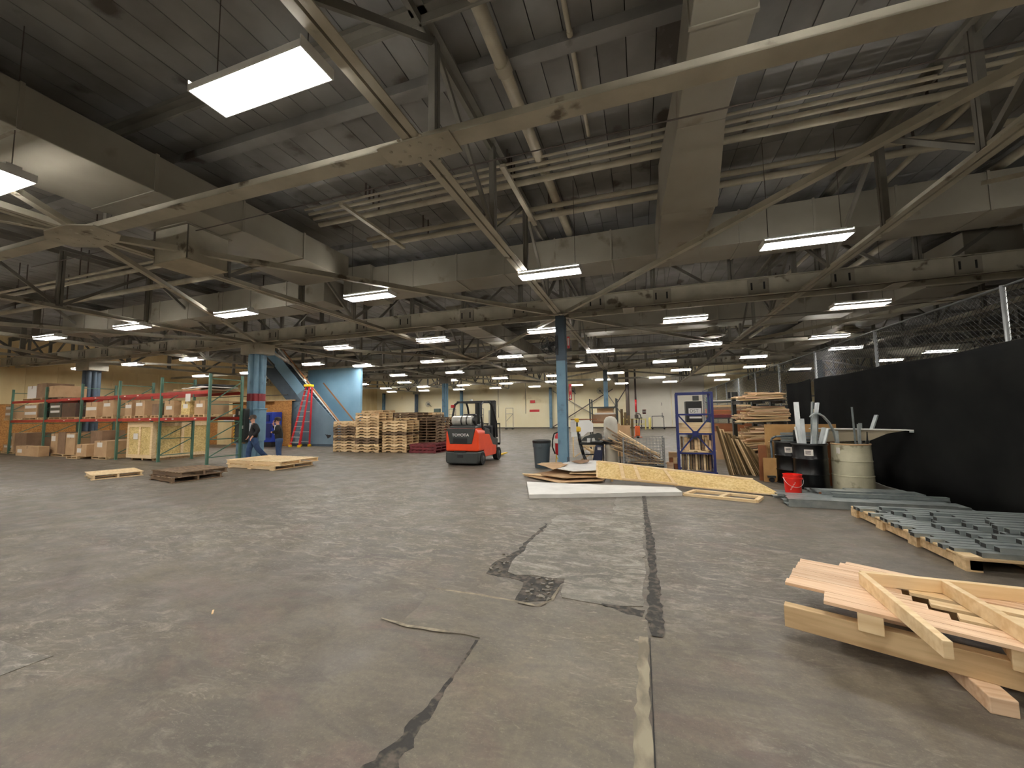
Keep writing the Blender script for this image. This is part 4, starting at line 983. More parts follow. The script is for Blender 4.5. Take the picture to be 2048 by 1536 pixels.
P('mast_crossbar', MB().box(-.38, .38, 1.94, 1.99, 1.96, 2.05).box(-.38, .38, 1.94, 1.99, 1.0, 1.1).box(-.38, .38, 1.94, 1.99, .3, .4), M_BLACK, fk)
P('load_carriage', MB().box(-.48, .48, 2.12, 2.17, .18, .27).box(-.48, .48, 2.12, 2.17, .48, .56), M_BLACK, fk)
bk = MB()
for x in (-.48, -.24, 0, .24, .48): bk.box(x - .012, x + .012, 2.13, 2.16, .5, 1.22)
bk.box(-.49, .49, 2.13, 2.16, 1.2, 1.24); P('load_backrest', bk, M_BLACK, fk)
P('antenna_lamp', MB().tube((.0, .75, 2.0), (.0, .75, 2.06), .05, n=10), M_WHITE, fk)

# ------------------------------------------------ things round the nearest column
t = T('trash_can', 'round dark grey plastic trash can with black liner left of the nearest column', 'trash can', (-2.77, 11.13, 0))
P('body', MB().lathe([(.20, 0), (.205, .02), (.245, .60), (.262, .60), (.265, .72), (.26, .76)], n=28), M_TRASH, t, smooth=True)
P('liner', MB().lathe([(.262, .70), (.275, .74), (.27, .785), (.25, .79), (.23, .76), (.20, .5), (.001, .4)], n=28, closed=False), M_BLACK, t, smooth=True)
P('handle', MB().box(-.05, .05, -.295, -.262, .60, .68), M_TRASH, t, bev=.01)
ex = T('extinguisher_cart', 'red wheeled fire extinguisher with hose on a small cart behind the column', 'extinguisher', (-2.38, 11.75, 0))
P('cylinder', MB().lathe([(.08, .30), (.12, .34), (.125, .40), (.125, .86), (.09, .94), (.035, .98)], n=20), M_REDX, ex, smooth=True)
P('label_band', MB().lathe([(.127, .66), (.127, .80)], n=20, closed=False), M_PAPER, ex, smooth=True)
P('valve', MB().box(-.03, .03, -.03, .03, .98, 1.05).box(-.02, .12, -.015, .015, 1.03, 1.06), M_CHROME, ex)
P('hose', MB().path([(0, -.02, 1.0), (-.14, -.04, .95), (-.19, -.05, .75), (-.2, -.05, .55), (-.15, -.05, .42), (-.12, -.05, .34)], .022, 8), M_BLACK, ex, smooth=True)
P('frame', MB().path([(-.07, -.08, .32), (-.09, -.08, .05), (.0, -.06, -.0 + .03), (.1, 0, .06)], .012, 6).path([(.07, -.08, .32), (.1, -.06, .06)], .012, 6).path([(-.1, -.06, .30), (-.02, -.12, .18), (.08, -.08, .30)], .008, 6), M_YEL, ex)
for x in (-.02, .20): P('wheel', MB().lathe([(.001, -.02), (.10, -.02), (.11, 0), (.10, .02), (.001, .02)], n=16), M_RUBBER, ex, (x + .05, .08, .11), (0, PI / 2, 0), smooth=True)
M('floor_mat', MB().box(-.6, .5, -.35, .35, 0, .012), M_DKGREY, 'dark flat mat on the floor around the column foot', 'mat', (-2.2, 11.75, 0))
cf = T('column_fan', 'black industrial fan mounted high on the nearest column', 'fan', (-2.42, 10.82, 3.52))
rg = MB()
for rr, y in ((.26, -.1), (.26, .1), (.18, -.12), (.10, -.13)):
    for i in range(20): a, b = 2 * PI * i / 20, 2 * PI * (i + 1) / 20; rg.tube((rr * math.cos(a), y, rr * math.sin(a)), (rr * math.cos(b), y, rr * math.sin(b)), .006, n=4, caps=False)
for i in range(20): a = 2 * PI * i / 20; rg.path([(.05 * math.cos(a), -.13, .05 * math.sin(a)), (.26 * math.cos(a), -.1, .26 * math.sin(a)), (.26 * math.cos(a), .1, .26 * math.sin(a))], .004, 4)
P('cage', rg, M_BLACK, cf); P('motor', MB().tube((0, -.02, 0), (0, .2, 0), .09, n=14), M_BLACK, cf, smooth=True)
for i in range(4): a = i * PI / 2 + .3; P('blade', MB().bar((.03 * math.cos(a), -.03, .03 * math.sin(a)), (.23 * math.cos(a), -.03, .23 * math.sin(a)), .01, .12, (math.cos(a + .4), .5, math.sin(a + .4))), M_DKGREY, cf)
P('bracket', MB().box(.0, .24, .0, .16, -.04, .04).box(.18, .26, -.02, .2, -.3, .25), M_BLACK, cf)
sg = T('fire_sign', 'vertical red and white fire extinguisher arrow sign on the nearest column', 'sign', (-1.88, 11.05, 1.93))
P('board', MB().box(-.04, .04, -.01, .01, 0, .46), M_PINKS, sg)
P('arrow', MB().prism([(0, .02), (.03, .09), (.012, .09), (.012, .15), (-.012, .15), (-.012, .09), (-.03, .09)], -.013, -.01), M_PAPER, sg)
o = text('lettering', 'FIRE', .07, M_PAPER, sg, (0, -.012, .31), (PI / 2, PI / 2, 0), .001)
sg = T('column_notice', 'small red and white notice high on the nearest column', 'sign', (-1.9, 11.05, 3.42))
P('board', MB().box(-.035, .035, -.01, .01, 0, .34), M_PINKS, sg); P('panel', MB().box(-.02, .02, -.013, -.01, .08, .30), M_PAPER, sg)
M('conduit', MB().path([(0, 0, 1.2), (0, 0, 4.3)], .014, 6).box(-.03, .03, -.04, .02, .2, .34), M_BLUEDK, 'thin conduit climbing the nearest blue column', 'conduit', (-1.95, 10.86, 0))
M('control_box', MB().box(0, .16, 0, .05, 0, .3), M_PAPER, 'white control box clipped beside the nearest column', 'box', (-1.93, 11.2, 1.02))

# ------------------------------------------------ band saw, drill, dust bag
bs = T('band_saw', 'black horizontal band saw on angled legs behind the pale sheets', 'saw', (-1.55, 12.0, 0))
P('saw_bed', MB().box(-.22, .45, -.12, .14, .60, .68).box(.1, .46, -.2, .2, .66, .72), M_BLACK, bs, bev=.02)
P('saw_arm', MB().prism([(-.2, .72), (-.1, .84), (.15, .93), (.42, .93), (.42, .87), (.2, .85), (.1, .72)], -.05, .05), M_DKGREY, bs, bev=.01)
P('blade_wheel_cover', MB().tube((.32, -.1, .84), (.32, .02, .84), .12, n=18), M_DKGREY, bs, smooth=True)
P('vise', MB().box(.0, .1, -.16, -.06, .68, .80).box(.14, .22, -.18, -.08, .72, .80), M_ALU, bs)
P('splayed_leg', MB().prism([(.12, .02), (.40, .02), (.46, .60), (.24, .60)], -.16, .12), pm('navy_cast', (34, 42, 70), rough=.5), bs, bev=.02)
P('leg_plate', MB().box(.30, .40, -.168, -.16, .46, .54), M_PAPER, bs)
P('curved_leg', MB().path([(-.27, .0, .93), (-.22, 0, .6), (-.14, 0, .3), (-.03, 0, .02)], .05, 8), M_BLACK, bs, smooth=True)
P('cross_brace', MB().bar((-.1, .1, .3), (.35, .1, .3), .04, .04), M_BLACK, bs)
dr = T('yellow_drill', 'yellow power drill clamped upright on the saw stand', 'drill', (-1.82, 11.9, .98))
P('motor_body', MB().lathe([(.03, 0), (.085, .03), (.09, .12), (.06, .17)], n=14), M_YEL, dr, smooth=True)
P('handle', MB().box(-.05, .0, -.03, .03, .17, .30), M_DKGREY, dr, bev=.01)
P('battery', MB().box(-.09, .03, -.05, .05, .30, .42), M_YEL, dr, bev=.015)
P('chuck', MB().tube((0, 0, -.05), (0, 0, .01), .03, n=10), M_DKGREY, dr, smooth=True)
db = T('dust_collector', 'dust collector with a cream cloth bag above and clear plastic bag below', 'dust collector', (-.87, 12.1, 0))
P('filter_bag', MB().lathe([(.17, .74), (.19, .80), (.2, .95), (.205, 1.2), (.19, 1.33), (.13, 1.42), (.04, 1.45)], n=22), M_BAG, db, smooth=True)
P('collar_ring', MB().lathe([(.20, .62), (.235, .64), (.24, .70), (.215, .74), (.18, .75)], n=22), M_BLACK, db, smooth=True)
gl = pm('clear_plastic', (214, 204, 186), rough=.3, coat=.3)
P('plastic_bag', MB().lathe([(.17, .02), (.19, .06), (.185, .4), (.19, .60), (.18, .66)], n=20), gl, db, smooth=True)
P('stand', MB().tube((.24, .1, 0), (.24, .1, .7), .018, n=6).tube((-.24, .1, 0), (-.24, .1, .7), .018, n=6), M_DKGREY, db)
wbd = T('white_board', 'white board leaning upright behind the saw with a dark top edge', 'board', (-1.95, 13.9, .72))
P('panel', MB().prism([(-.42, 0), (.0, .02), (.15, .16), (.35, .18), (.36, .46), (.22, .60), (-.42, .60)], 0, .03), M_WHITE, wbd)
P('edge_strip', MB().box(-.43, .5, -.01, .03, .60, .63), M_BROWNB, wbd)
P('support_leg', MB().box(-.38, -.34, 0, .04, -.72, 0).box(.3, .34, 0, .04, -.72, .02).bar((-.3, 0.02, -.7), (.5, .02, -.1), .05, .04).bar((.6, .02, -.7), (-.2, .02, -.1), .05, .04), M_PINE, wbd)
M('yellow_trestle', MB().bar((-.4, 0, .02), (.35, 0, .55), .05, .05).bar((.35, .1, .02), (-.4, .1, .55), .05, .05).bar((-.4, .05, .50), (.4, .05, .50), .09, .05), M_PINE, 'pine trestle with crossed legs under the saw', 'trestle', (-1.5, 12.75, 0))
# far shelf with boxes
sh = T('storage_shelf', 'dark steel storage shelf with brown boxes behind the dust bag', 'shelf', (-1.35, 15.6, 0))
for x in (-.5, .48):
    for y in (-.35, .35): P('upright_post', MB().box(x - .025, x + .025, y - .025, y + .025, 0, 2.1), M_DKGREY, sh)
P('shelf_board', MB().box(-.5, .5, -.35, .35, 1.74, 1.79), M_DKGREY, sh); P('shelf_board', MB().box(-.5, .5, -.35, .35, 1.16, 1.2), M_BROWNB, sh)
M('carton', MB().box(-.42, .45, -.3, .3, 0, .30), M_CARDD, 'long brown carton on the lower board of the dark storage shelf', 'carton', (-1.35, 15.6, 1.2), group='cartons on the dark storage shelf', bev=.01)
M('carton', MB().box(-.35, .38, -.25, .25, 0, .06), M_PAPER, 'flat white sheet pack on top of the long brown carton', 'carton', (-1.33, 15.6, 1.5))
M('carton', MB().box(-.3, .3, -.2, .2, 0, .17), M_CARD, 'open brown carton above the flat white pack', 'carton', (-1.3, 15.6, 1.56))
M('cardboard_sheet', MB().box(-.2, .25, -.02, .02, 0, 1.1).box(-.5, -.1, .03, .06, 0, 1.16), M_CARD, 'tall brown cardboard sheets standing right of the dust bag', 'cardboard', (-.62, 14.6, 0))
for i in range(4):
    M('leaning_board', MB().box(-.05, .05, 0, .03, 0, 1.7 - .13 * i), M_GREENW, f'{ORD[i]} grey weathered board standing right of the storage shelf', 'board', (-.72 + .13 * i, 16.2, 0), (-.05, 0, 0), group='grey boards right of the shelf')

# ------------------------------------------------ wire bin of offcuts
wb_ = T('wire_bin', 'grey wire mesh bin filled with long timber offcuts', 'bin', (0.04, 11.75, 0))
m = MB()
for i in range(13):
    x = -.53 + i * 1.06 / 12
    for y in (-.4, .4): m.box(x - .004, x + .004, y - .004, y + .004, .12, .84)
for i in range(10):
    z = .12 + i * .08
    for y in (-.4, .4): m.box(-.53, .53, y - .004, y + .004, z - .004, z + .004)
    for x in (-.53, .53): m.box(x - .004, x + .004, -.4, .4, z - .004, z + .004)
P('wire_mesh', m, M_POST, wb_, kind='stuff')
for x in (-.53, .53):
    for y in (-.4, .4): P('corner_post', MB().box(x - .018, x + .018, y - .018, y + .018, 0, .86), M_POST, wb_)
P('base', MB().box(-.53, .53, -.4, .4, .08, .12), M_DKGREY, wb_)
r6 = random.Random(21)
mo = MB().box(0, 1, -.03, .03, -.012, .012).mesh('offcut_board', M_PINE); mo2 = MB().box(0, 1, -.035, .035, -.01, .01).mesh('offcut_board', M_OLDP)
for i in range(30):
    y = r6.uniform(-.34, .34); L = r6.uniform(.75, 1.4); a = r6.uniform(.25, .62)
    o = put('offcut_board', mo if i % 2 else mo2, None, (r6.uniform(.12, .5), 11.75 + y, .16 + (i // 5) * .05 + r6.uniform(0, .03)), (r6.uniform(-.3, .3), PI + a, r6.uniform(-.08, .08))); o.scale = (L, 1, 1)
    tag(o, 'long thin timber offcut sticking up to the left out of the wire bin', 'offcut', 'timber offcuts in the wire bin')
for i in range(12):
    o = put('offcut_board', mo if i % 3 else mo2, None, (r6.uniform(-.5, -.1), 11.75 + r6.uniform(-.34, .34), .15 + .03 * (i % 5) + r6.uniform(0, .01)), (0, r6.uniform(-.05, .25), r6.uniform(-.15, .15))); o.scale = (r6.uniform(.5, .95), 1, 1)
    tag(o, 'short timber offcut lying low in the wire bin', 'offcut', 'short offcuts in the wire bin')
for i, (x, y, z, dx, dz, mt) in enumerate(((.72, 11.65, 0, .16, .18, M_PINEP), (.9, 11.66, 0, .16, .15, M_BROWNB), (.75, 11.66, .18, .10, .12, M_BROWNB), (.87, 11.66, .15, .14, .16, M_PINE), (.80, 11.7, .31, .2, .14, M_CARD))):
    M('timber_block', MB().box(-dx / 2, dx / 2, -.1, .1, 0, dz), mt, ['pinkish timber block on the floor beside the blue rack', 'brown timber block on the floor beside the blue rack', 'small dark block stacked beside the blue rack', 'pale timber block stacked on the brown one', 'topmost light block of the little pile beside the blue rack'][i], 'block', (x, y, z), bev=.005)

# ------------------------------------------------ blue frame rack
br_ = T('blue_frame_rack', 'tall dark blue steel frame rack with crossed braces', 'rack', (.86, 10.72, 0), -.06)
FW = .84
for x in (0.02, FW - .02):
    for y in (0, .78): P('upright_post', MB().box(x - .028, x + .028, y - .028, y + .028, 0, 2.04), M_NAVY, br_)
for z in (.05, .52, 1.0, 1.48, 2.02):
    for y in (0, .78): P('cross_rail', MB().box(0.03, FW - .03, y - .02, y + .02, z - .02, z + .02), M_NAVY, br_)
    for x in (.02, FW - .02): P('side_rail', MB().box(x - .02, x + .02, .03, .75, z - .02, z + .02), M_NAVY, br_)
P('base_rail', MB().box(-.03, FW + .03, -.05, .03, 0, .08), M_NAVY, br_)
for a, b in (((.05, 1.46), (FW - .05, .54)), ((FW - .05, 1.46), (.05, .54))): P('diagonal_brace', MB().bar((a[0], -.02, a[1]), (b[0], -.02, b[1]), .02, .035), M_NAVY, br_)
P('joint_plate', MB().box(FW / 2 - .07, FW / 2 + .07, -.035, -.01, .93, 1.07), M_NAVY, br_)
P('shelf_sheet', MB().box(.03, FW - .03, .02, .76, .53, .545), M_OSB, br_)
P('shelf_sheet', MB().box(.03, FW - .03, .02, .76, 1.01, 1.02), M_OSB, br_)
def loc_br(x, y, z): c, n = math.cos(-.06), math.sin(-.06); return (.86 + x * c - y * n, 10.72 + x * n + y * c, z)
M('pine_box', MB().box(0, FW - .1, 0, .5, 0, .13).box(0, FW - .1, 0, .5, .135, .25), M_PINE, 'pale pine boards stacked on the middle level of the blue rack', 'boards', loc_br(.05, .1, 1.02), (0, 0, -.06))
for i in range(9):
    w = r6.uniform(.05, .08); h = r6.uniform(.24, .38)
    M('short_board', MB().box(0, w, 0, .3, 0, h), M_PINE if i % 3 else M_OLDP, 'short board stood on end on the middle shelf of the blue rack', 'board', loc_br(.08 + .08 * i, .2, .56 + .0), (0, 0, -.06), group='short boards on the blue rack shelf')
for i in range(4):
    M('flat_board', MB().box(0, .3 - .02 * i, 0, .16, 0, .022), M_PINE, 'flat offcut lying at the front of the blue rack shelf', 'board', loc_br(.07 + .19 * i, .02, .548 + .024 * (i % 2)), (0, 0, -.06 + .05 * i), group='flat offcuts on the blue rack shelf')
for i in range(11):
    w = r6.uniform(.03, .05)
    M('upright_plank', MB().box(0, w, 0, .35, 0, r6.uniform(.36, .42)), (M_GREENW, M_OLDP, M_PINE)[i % 3], 'weathered plank stored upright at the bottom of the blue rack', 'plank', loc_br(.09 + .062 * i, .15, .085), (0, 0, -.06), group='planks at the bottom of the blue rack')
# leaning planks right of the blue rack
for i in range(16):
    x = 1.93 + .05 * i; lean = .22 + .018 * i
    M('leaning_plank', MB().box(-.012, .012, 0, .12, 0, 1.22 - .05 * (i % 4) - .018 * i), (M_GREENW, M_PINE, M_GREENW)[i % 3], f'{ORD[i]} plank from the left in the fan leaning beside the blue rack', 'plank', (x + .12, 10.75 + .05 * (i % 5), 0), (0, -lean, .25), group='planks leaning beside the blue rack')
for i in range(3):
    M('leaning_sheet', MB().box(-.18, .18, 0, .015, 0, 1.0 - .2 * i), M_GREENW, ['tall thin panel leaning right of the blue rack', 'middle thin panel leaning right of the blue rack', 'short thin panel leaning right of the blue rack'][i], 'panel', (2.55 + .1 * i, 11.0 + .06 * i, 0), (-.1, -.5, .1))
# dark cabinet with DST sign
dc = T('dark_cabinet', 'black cabinet with a white lettered sign behind the blue rack', 'cabinet', (1.93, 16.2, 0))
P('body', MB().box(-.28, .28, 0, .5, .9, 1.95), M_BLACK, dc, bev=.01)
P('stand', MB().box(-.25, .25, .05, .45, 0, .9), M_DKGREY, dc)
P('sign_panel', MB().box(-.19, .25, -.02, 0, 1.42, 1.68), M_WHITE, dc)
text('lettering', 'DST', .17, M_TRASH, dc, (.0, -.024, 1.575), (PI / 2, 0, 0), .002)
P('lower_strip', MB().box(-.17, .25, -.02, 0, 1.30, 1.37), M_WHITE, dc)
P('monitor', MB().box(-.02, .2, .1, .16, 1.97, 2.16), M_DKGREY, dc, bev=.01)
M('orange_board', MB().box(0, .8, 0, .03, 0, .3), pm('salmon', (222, 130, 104), rough=.6), 'salmon coloured panel beside the black cabinet', 'panel', (2.3, 16.0, 1.35))
M('panel_legs', MB().box(0, .04, 0, .04, 0, 1.35).box(.7, .74, 0, .04, 0, 1.35), M_DKGREY, 'dark legs carrying the salmon coloured panel', 'stand', (2.33, 16.0, 0))
M('wood_counter', MB().box(0, 1.3, 0, .03, 0, .9), M_CARD, 'brown board front standing behind the leaning planks', 'board', (1.9, 14.2, 0))

# ------------------------------------------------ far wall things
def wbrace(x0, x1, z0, z1, k):
    t = T('wall_brace', f'crossed steel brace on the far wall, {k}', 'brace', (x0, 41.0, 0))
    P('brace_bar', MB().bar((0, 0, z0), (x1 - x0, 0, z1), .08, .09), M_DKPIPE, t)
    P('brace_bar', MB().bar((0, .1, z1), (x1 - x0, .1, z0), .08, .09), M_GREYST, t)
wbrace(-8.9, -2.6, .15, 4.0, 'between the far columns left of the nearest column')
wbrace(-4.0 + .5, 2.3 - 3.6, .6, 4.0, 'behind the storage shelf')
def wsign(lb, x, z, w, h, m, s=None):
    t = T('wall_sign', lb, 'sign', (x, 41.28, z)); P('board', MB().box(-w / 2, w / 2, -.03, 0, -h / 2, h / 2), m, t)
    if s: text('lettering', s, h * .6, M_PAPER, t, (0, -.035, 0), (PI / 2, 0, 0), .002)
wsign('small red sign on the far wall, upper of the two left of the blue column', -11.2, 2.9, .55, .3, M_PINKS)
wsign('long red sign on the far wall, lower of the two left of the blue column', -11.0, 1.9, 1.1, .25, M_PINKS)
wsign('red fire alarm panel on the pale far wall', .35, 1.62, .34, .44, M_REDX, 'FIRE')
def wfan(lb, x, z):
    t = T('wall_fan', lb, 'fan', (x, 40.9, z)); m = MB()
    for rr in (.3, .2, .1):
        for i in range(16): a, b = 2 * PI * i / 16, 2 * PI * (i + 1) / 16; m.tube((rr * math.cos(a), 0, rr * math.sin(a)), (rr * math.cos(b), 0, rr * math.sin(b)), .015, n=4, caps=False)
    for i in range(8): a = 2 * PI * i / 8; m.tube((0, 0, 0), (.3 * math.cos(a), 0, .3 * math.sin(a)), .01, n=4)
    P('cage', m, M_POST, t); P('motor', MB().tube((0, .02, 0), (0, .25, 0), .1, n=10), M_DKGREY, t); P('arm', MB().bar((0, .2, 0), (.25, .38, -.3), .05, .05), M_DKGREY, t)
wfan('round wall fan on the far wall above the pallet stacks', -24.0, 2.9)
wfan('round wall fan on the far wall left of the nearest column', -7.9 + 1.2, 3.9)
wfan('round wall fan high over the blue brace', -3.9, 3.85)
rs = T('sprinkler_riser', 'dark and red sprinkler riser pipes with valves before the pale wall', 'riser', (-.75, 39.4, 0))
P('dark_pipe', MB().tube((-.4, 0, 0), (-.4, 0, 6.0), .17, n=12), M_DKPIPE, rs, smooth=True)
P('red_pipe', MB().tube((.35, 0, 1.6), (.35, 0, 2.8), .1, n=10), M_REDX, rs, smooth=True)
P('thin_pipe', MB().tube((.35, 0, 0), (.35, 0, 1.6), .08, n=10).tube((.35, 0, 2.8), (.35, 0, 6.0), .09, n=10), M_DKPIPE, rs, smooth=True)
P('valve', MB().box(.2, .55, -.15, .15, 1.0, 1.35).path([(.35, 0, 1.5), (.7, 0, 1.4), (.8, 0, 1.0), (.8, 0, 0)], .05, 6), M_DKPIPE, rs)
yr = T('guard_rail', 'pale yellow guard rail around the riser pipes', 'rail', (-.6, 37.6, 0))
ylp = pm('pale_yellow', (232, 216, 130), rough=.5)
P('rail_bar', MB().bar((-.9, 0, .95), (1.0, 0, .95), .07, .07).bar((-.9, 0, .5), (1.0, 0, .5), .07, .07), ylp, yr)
for x in (-.9, 1.0): P('rail_post', MB().box(x - .06, x + .06, -.06, .06, 0, 1.0), ylp, yr)
M('bollard', MB().lathe([(.12, 0), (.12, 1.0), (.08, 1.06), (.001, 1.07)], n=12), ylp, 'pale yellow bollard right of the guard rail', 'bollard', (1.0 - .2, 38.6, 0), smooth=True)
ct = T('platform_cart', 'flat platform cart with a tall handle frame before the pale wall', 'cart', (1.5, 38.0, 0))
P('deck', MB().box(-.65, .65, -.4, .4, .12, .2), M_BLACK, ct)
P('handle_frame', MB().path([(-.5, .35, .2), (-.5, .35, 1.2), (.5, .35, 1.2), (.5, .35, .2)], .03, 6), M_DKGREY, ct)
for x in (-.5, .5):
    for y in (-.3, .3): P('caster', MB().tube((x, y - .03, .06), (x, y + .03, .06), .06, n=10), M_RUBBER, ct)
pj = T('pallet_jack', 'orange and black pallet jack standing in the aisle beyond the wire bin', 'pallet jack', (-.2, 24.9, 0), .3)
P('pump_body', MB().box(-.16, .12, -.1, .1, .15, .75), M_ORPAINT, pj, bev=.03)
P('handle', MB().path([(.05, 0, .5), (.12, 0, 1.2)], .03, 6).path([(-.1, 0, 1.2), (.3, 0, 1.22)], .025, 6), M_BLACK, pj)
P('fork', MB().box(-.28, -.12, 0, 1.1, .05, .1).box(.1, .26, 0, 1.1, .05, .1), M_ORPAINT, pj)
P('wheel', MB().tube((-.06, -.02, .09), (.06, -.02, .09), .09, n=12), M_RUBBER, pj)
ys = T('floor_scrubber', 'yellow floor cleaning machine parked behind the pallets', 'machine', (-14.65, 26.3, 0))
P('tank', MB().box(-.4, .3, -.5, .5, .25, .75), M_YEL, ys, bev=.06); P('base', MB().box(-.4, .35, -.5, .5, .06, .25), M_DKGREY, ys, bev=.03)
P('handle', MB().path([(.2, .3, .7), (.3, .4, 1.0), (-.3, .4, 1.0)], .03, 6), M_BLACK, ys); P('squeegee', MB().box(-.45, .4, .5, .6, .02, .1), M_BLACK, ys)
for i, x in enumerate((-14.05, -13.75)):
    M('bollard', MB().lathe([(.09, 0), (.09, .95), (.06, 1.0), (.001, 1.01)], n=12), M_YEL, ['left of two yellow bollards beside the cleaning machine', 'right of two yellow bollards beside the cleaning machine'][i], 'bollard', (x, 25.7, 0), smooth=True)
M('red_drum', MB().lathe([(.25, 0), (.27, .4), (.25, .75), (.1, .85), (.001, .86)], n=16), M_REDX, 'red plastic barrier drum just left of the forklift', 'drum', (-13.2, 25.2, 0), smooth=True)
gb = T('grey_electrical_box', 'grey green electrical box on the slim fluted column behind the forklift', 'box', (-14.25, 25.7, .9))
P('box_body', MB().box(-.28, .2, -.1, .12, 0, 1.15), pm('grey_green', (96, 112, 104), rough=.5), gb, bev=.02); P('door_latch', MB().box(.12, .16, -.12, -.1, .5, .6), M_DKGREY, gb)
for i, (x, y) in enumerate(((-19.3, 38), (-16.2, 38.3), (-13.0, 38.6))):
    t = T('tall_cart', f'tall tubular cart standing by the far wall, {ORD[i]} from the left', 'cart', (x, y, 0), group='tubular carts by the far wall')
    P('frame', MB().path([(-.4, 0, .1), (-.4, 0, 2.2), (.4, 0, 2.2), (.4, 0, .1)], .03, 6).path([(-.4, 0, 1.6), (.4, 0, 1.6)], .03, 6).path([(-.4, 0, .8), (.4, 0, 1.6)], .02, 6), M_GREYST, t)
    P('deck', MB().box(-.42, .42, -.3, .3, .08, .14).box(-.4, -.32, -.28, .28, 0, .08).box(.32, .4, -.28, .28, 0, .08), M_DKGREY, t)
# ------------------------------------------------ sheets and crates on the floor at centre
q = MB(); nx_, ny_ = 26, 12; r3 = random.Random(31)
def grid_sheet(c00, c10, c11, c01, h, amp, seed, nx=26, ny=12, base=0.0):
    r = random.Random(seed); m = MB(); c = [Vector((*p, 0)) for p in (c00, c10, c11, c01)]
    import mathutils
    top, bot = [], []
    for j in range(ny + 1):
        for i in range(nx + 1):
            u, v = i / nx, j / ny
            p = c[0].lerp(c[1], u).lerp(c[3].lerp(c[2], u), v)
            nz = mathutils.noise.noise(Vector((p.x * 2.3, p.y * 3.1, seed))) * amp + mathutils.noise.noise(Vector((p.x * 7, p.y * 6, seed + 3))) * amp * .4
            e = min(u, 1 - u, v, 1 - v); dz = -.012 if e == 0 else 0
            top.append((p.x, p.y, base + h + nz + dz)); bot.append((p.x, p.y, base))
    W1 = nx + 1
    m.v = top + bot; N_ = len(top)
    for j in range(ny):
        for i in range(nx):
            a = j * W1 + i; m.f += [(a, a + 1, a + 1 + W1, a + W1), (N_ + a, N_ + a + W1, N_ + a + 1 + W1, N_ + a + 1)]
    for i in range(nx): m.f += [(i, N_ + i, N_ + i + 1, i + 1), (ny * W1 + i, ny * W1 + i + 1, N_ + ny * W1 + i + 1, N_ + ny * W1 + i)]
    for j in range(ny): m.f += [(j * W1, (j + 1) * W1, N_ + (j + 1) * W1, N_ + j * W1), (j * W1 + nx, N_ + j * W1 + nx, N_ + (j + 1) * W1 + nx, (j + 1) * W1 + nx)]
    m.mi = [0] * len(m.f); return m
M('white_wrapped_panel', grid_sheet((-2.0, 7.02), (.68, 7.97), (.60, 8.38), (-2.42, 8.32), .085, .012, 5), M_SHEET, 'large flat white wrapped panel lying on the floor in the centre', 'panel', smooth=True)
# long OSB crate wall, leaning up slightly
ob = T('osb_crate_panel', 'long tapering OSB crate panel lying across the white sheet', 'panel', (-.96, 8.95, 0))
def quad_slab(m, A, B, C_, D_, n_, th):
    n = Vector(n_).normalized() * th; P_ = [Vector(v) for v in (A, B, C_, D_)]
    return m.add(P_ + [p + n for p in P_], [(0, 1, 2, 3), (7, 6, 5, 4), (0, 4, 5, 1), (1, 5, 6, 2), (2, 6, 7, 3), (3, 7, 4, 0)])
A, B, C_, D_ = Vector((0, 0, .12)), Vector((3.36, -.64, .02)), Vector((2.95, -.40, .25)), Vector((0.0, .12, .46))
nn = (B - A).cross(D_ - A)
P('osb_sheet', quad_slab(MB(), A, B, C_, D_, -nn, .012), M_OSB, ob)
P('edge_board', MB().bar(A + Vector((0, .05, .0)), B + Vector((-.03, .05, 0)), .09, .02), M_PINE, ob)
P('edge_board', MB().bar(D_ + Vector((0, .04, 0)), C_ + Vector((0, .04, 0)), .09, .025), M_PINE, ob)
P('edge_board', MB().bar(A + Vector((.01, .03, 0)), D_ + Vector((.01, .03, 0)), .09, .025), M_PINE, ob)
for u, w_ in ((.17, .06), (.27, .05), (.47, .04)):
    a = A.lerp(B, u); b = D_.lerp(C_, u); n = -nn.normalized() * -.016
    P('batten', MB().bar(a + n + Vector((0, -.01, .01)), b + n + Vector((0, -.01, 0)), .012, w_ * 1.3, Vector((1, 0, 0))), M_PINE, ob)
P('batten', MB().bar(A.lerp(B, .16) + Vector((0, -.03, .03)), A.lerp(B, .48) + Vector((0, -.03, .035)), .02, .035), M_PINE, ob)
P('back_rib', MB().bar(Vector((.3, .12, .02)), Vector((.3, .16, .42)), .05, .05).bar(Vector((1.6, -.12, .02)), Vector((1.6, -.08, .3)), .05, .05).bar(Vector((2.6, -.32, .01)), Vector((2.6, -.3, .2)), .05, .05), M_PINE, ob)
sf = T('pine_lattice', 'small flat pine frame on the floor in front of the long panel', 'frame', (0, 0, 0))
F0, F1, F2, F3 = (.72, 7.98), (1.80, 7.66), (1.98, 8.05), (.95, 8.4)
for a, b in ((F0, F1), (F1, F2), (F2, F3), (F3, F0), ((1.28, 7.84), (1.5, 8.2))): P('frame_board', MB().bar((*a, .024), (*b, .024), .07, .045), M_PINE, sf)
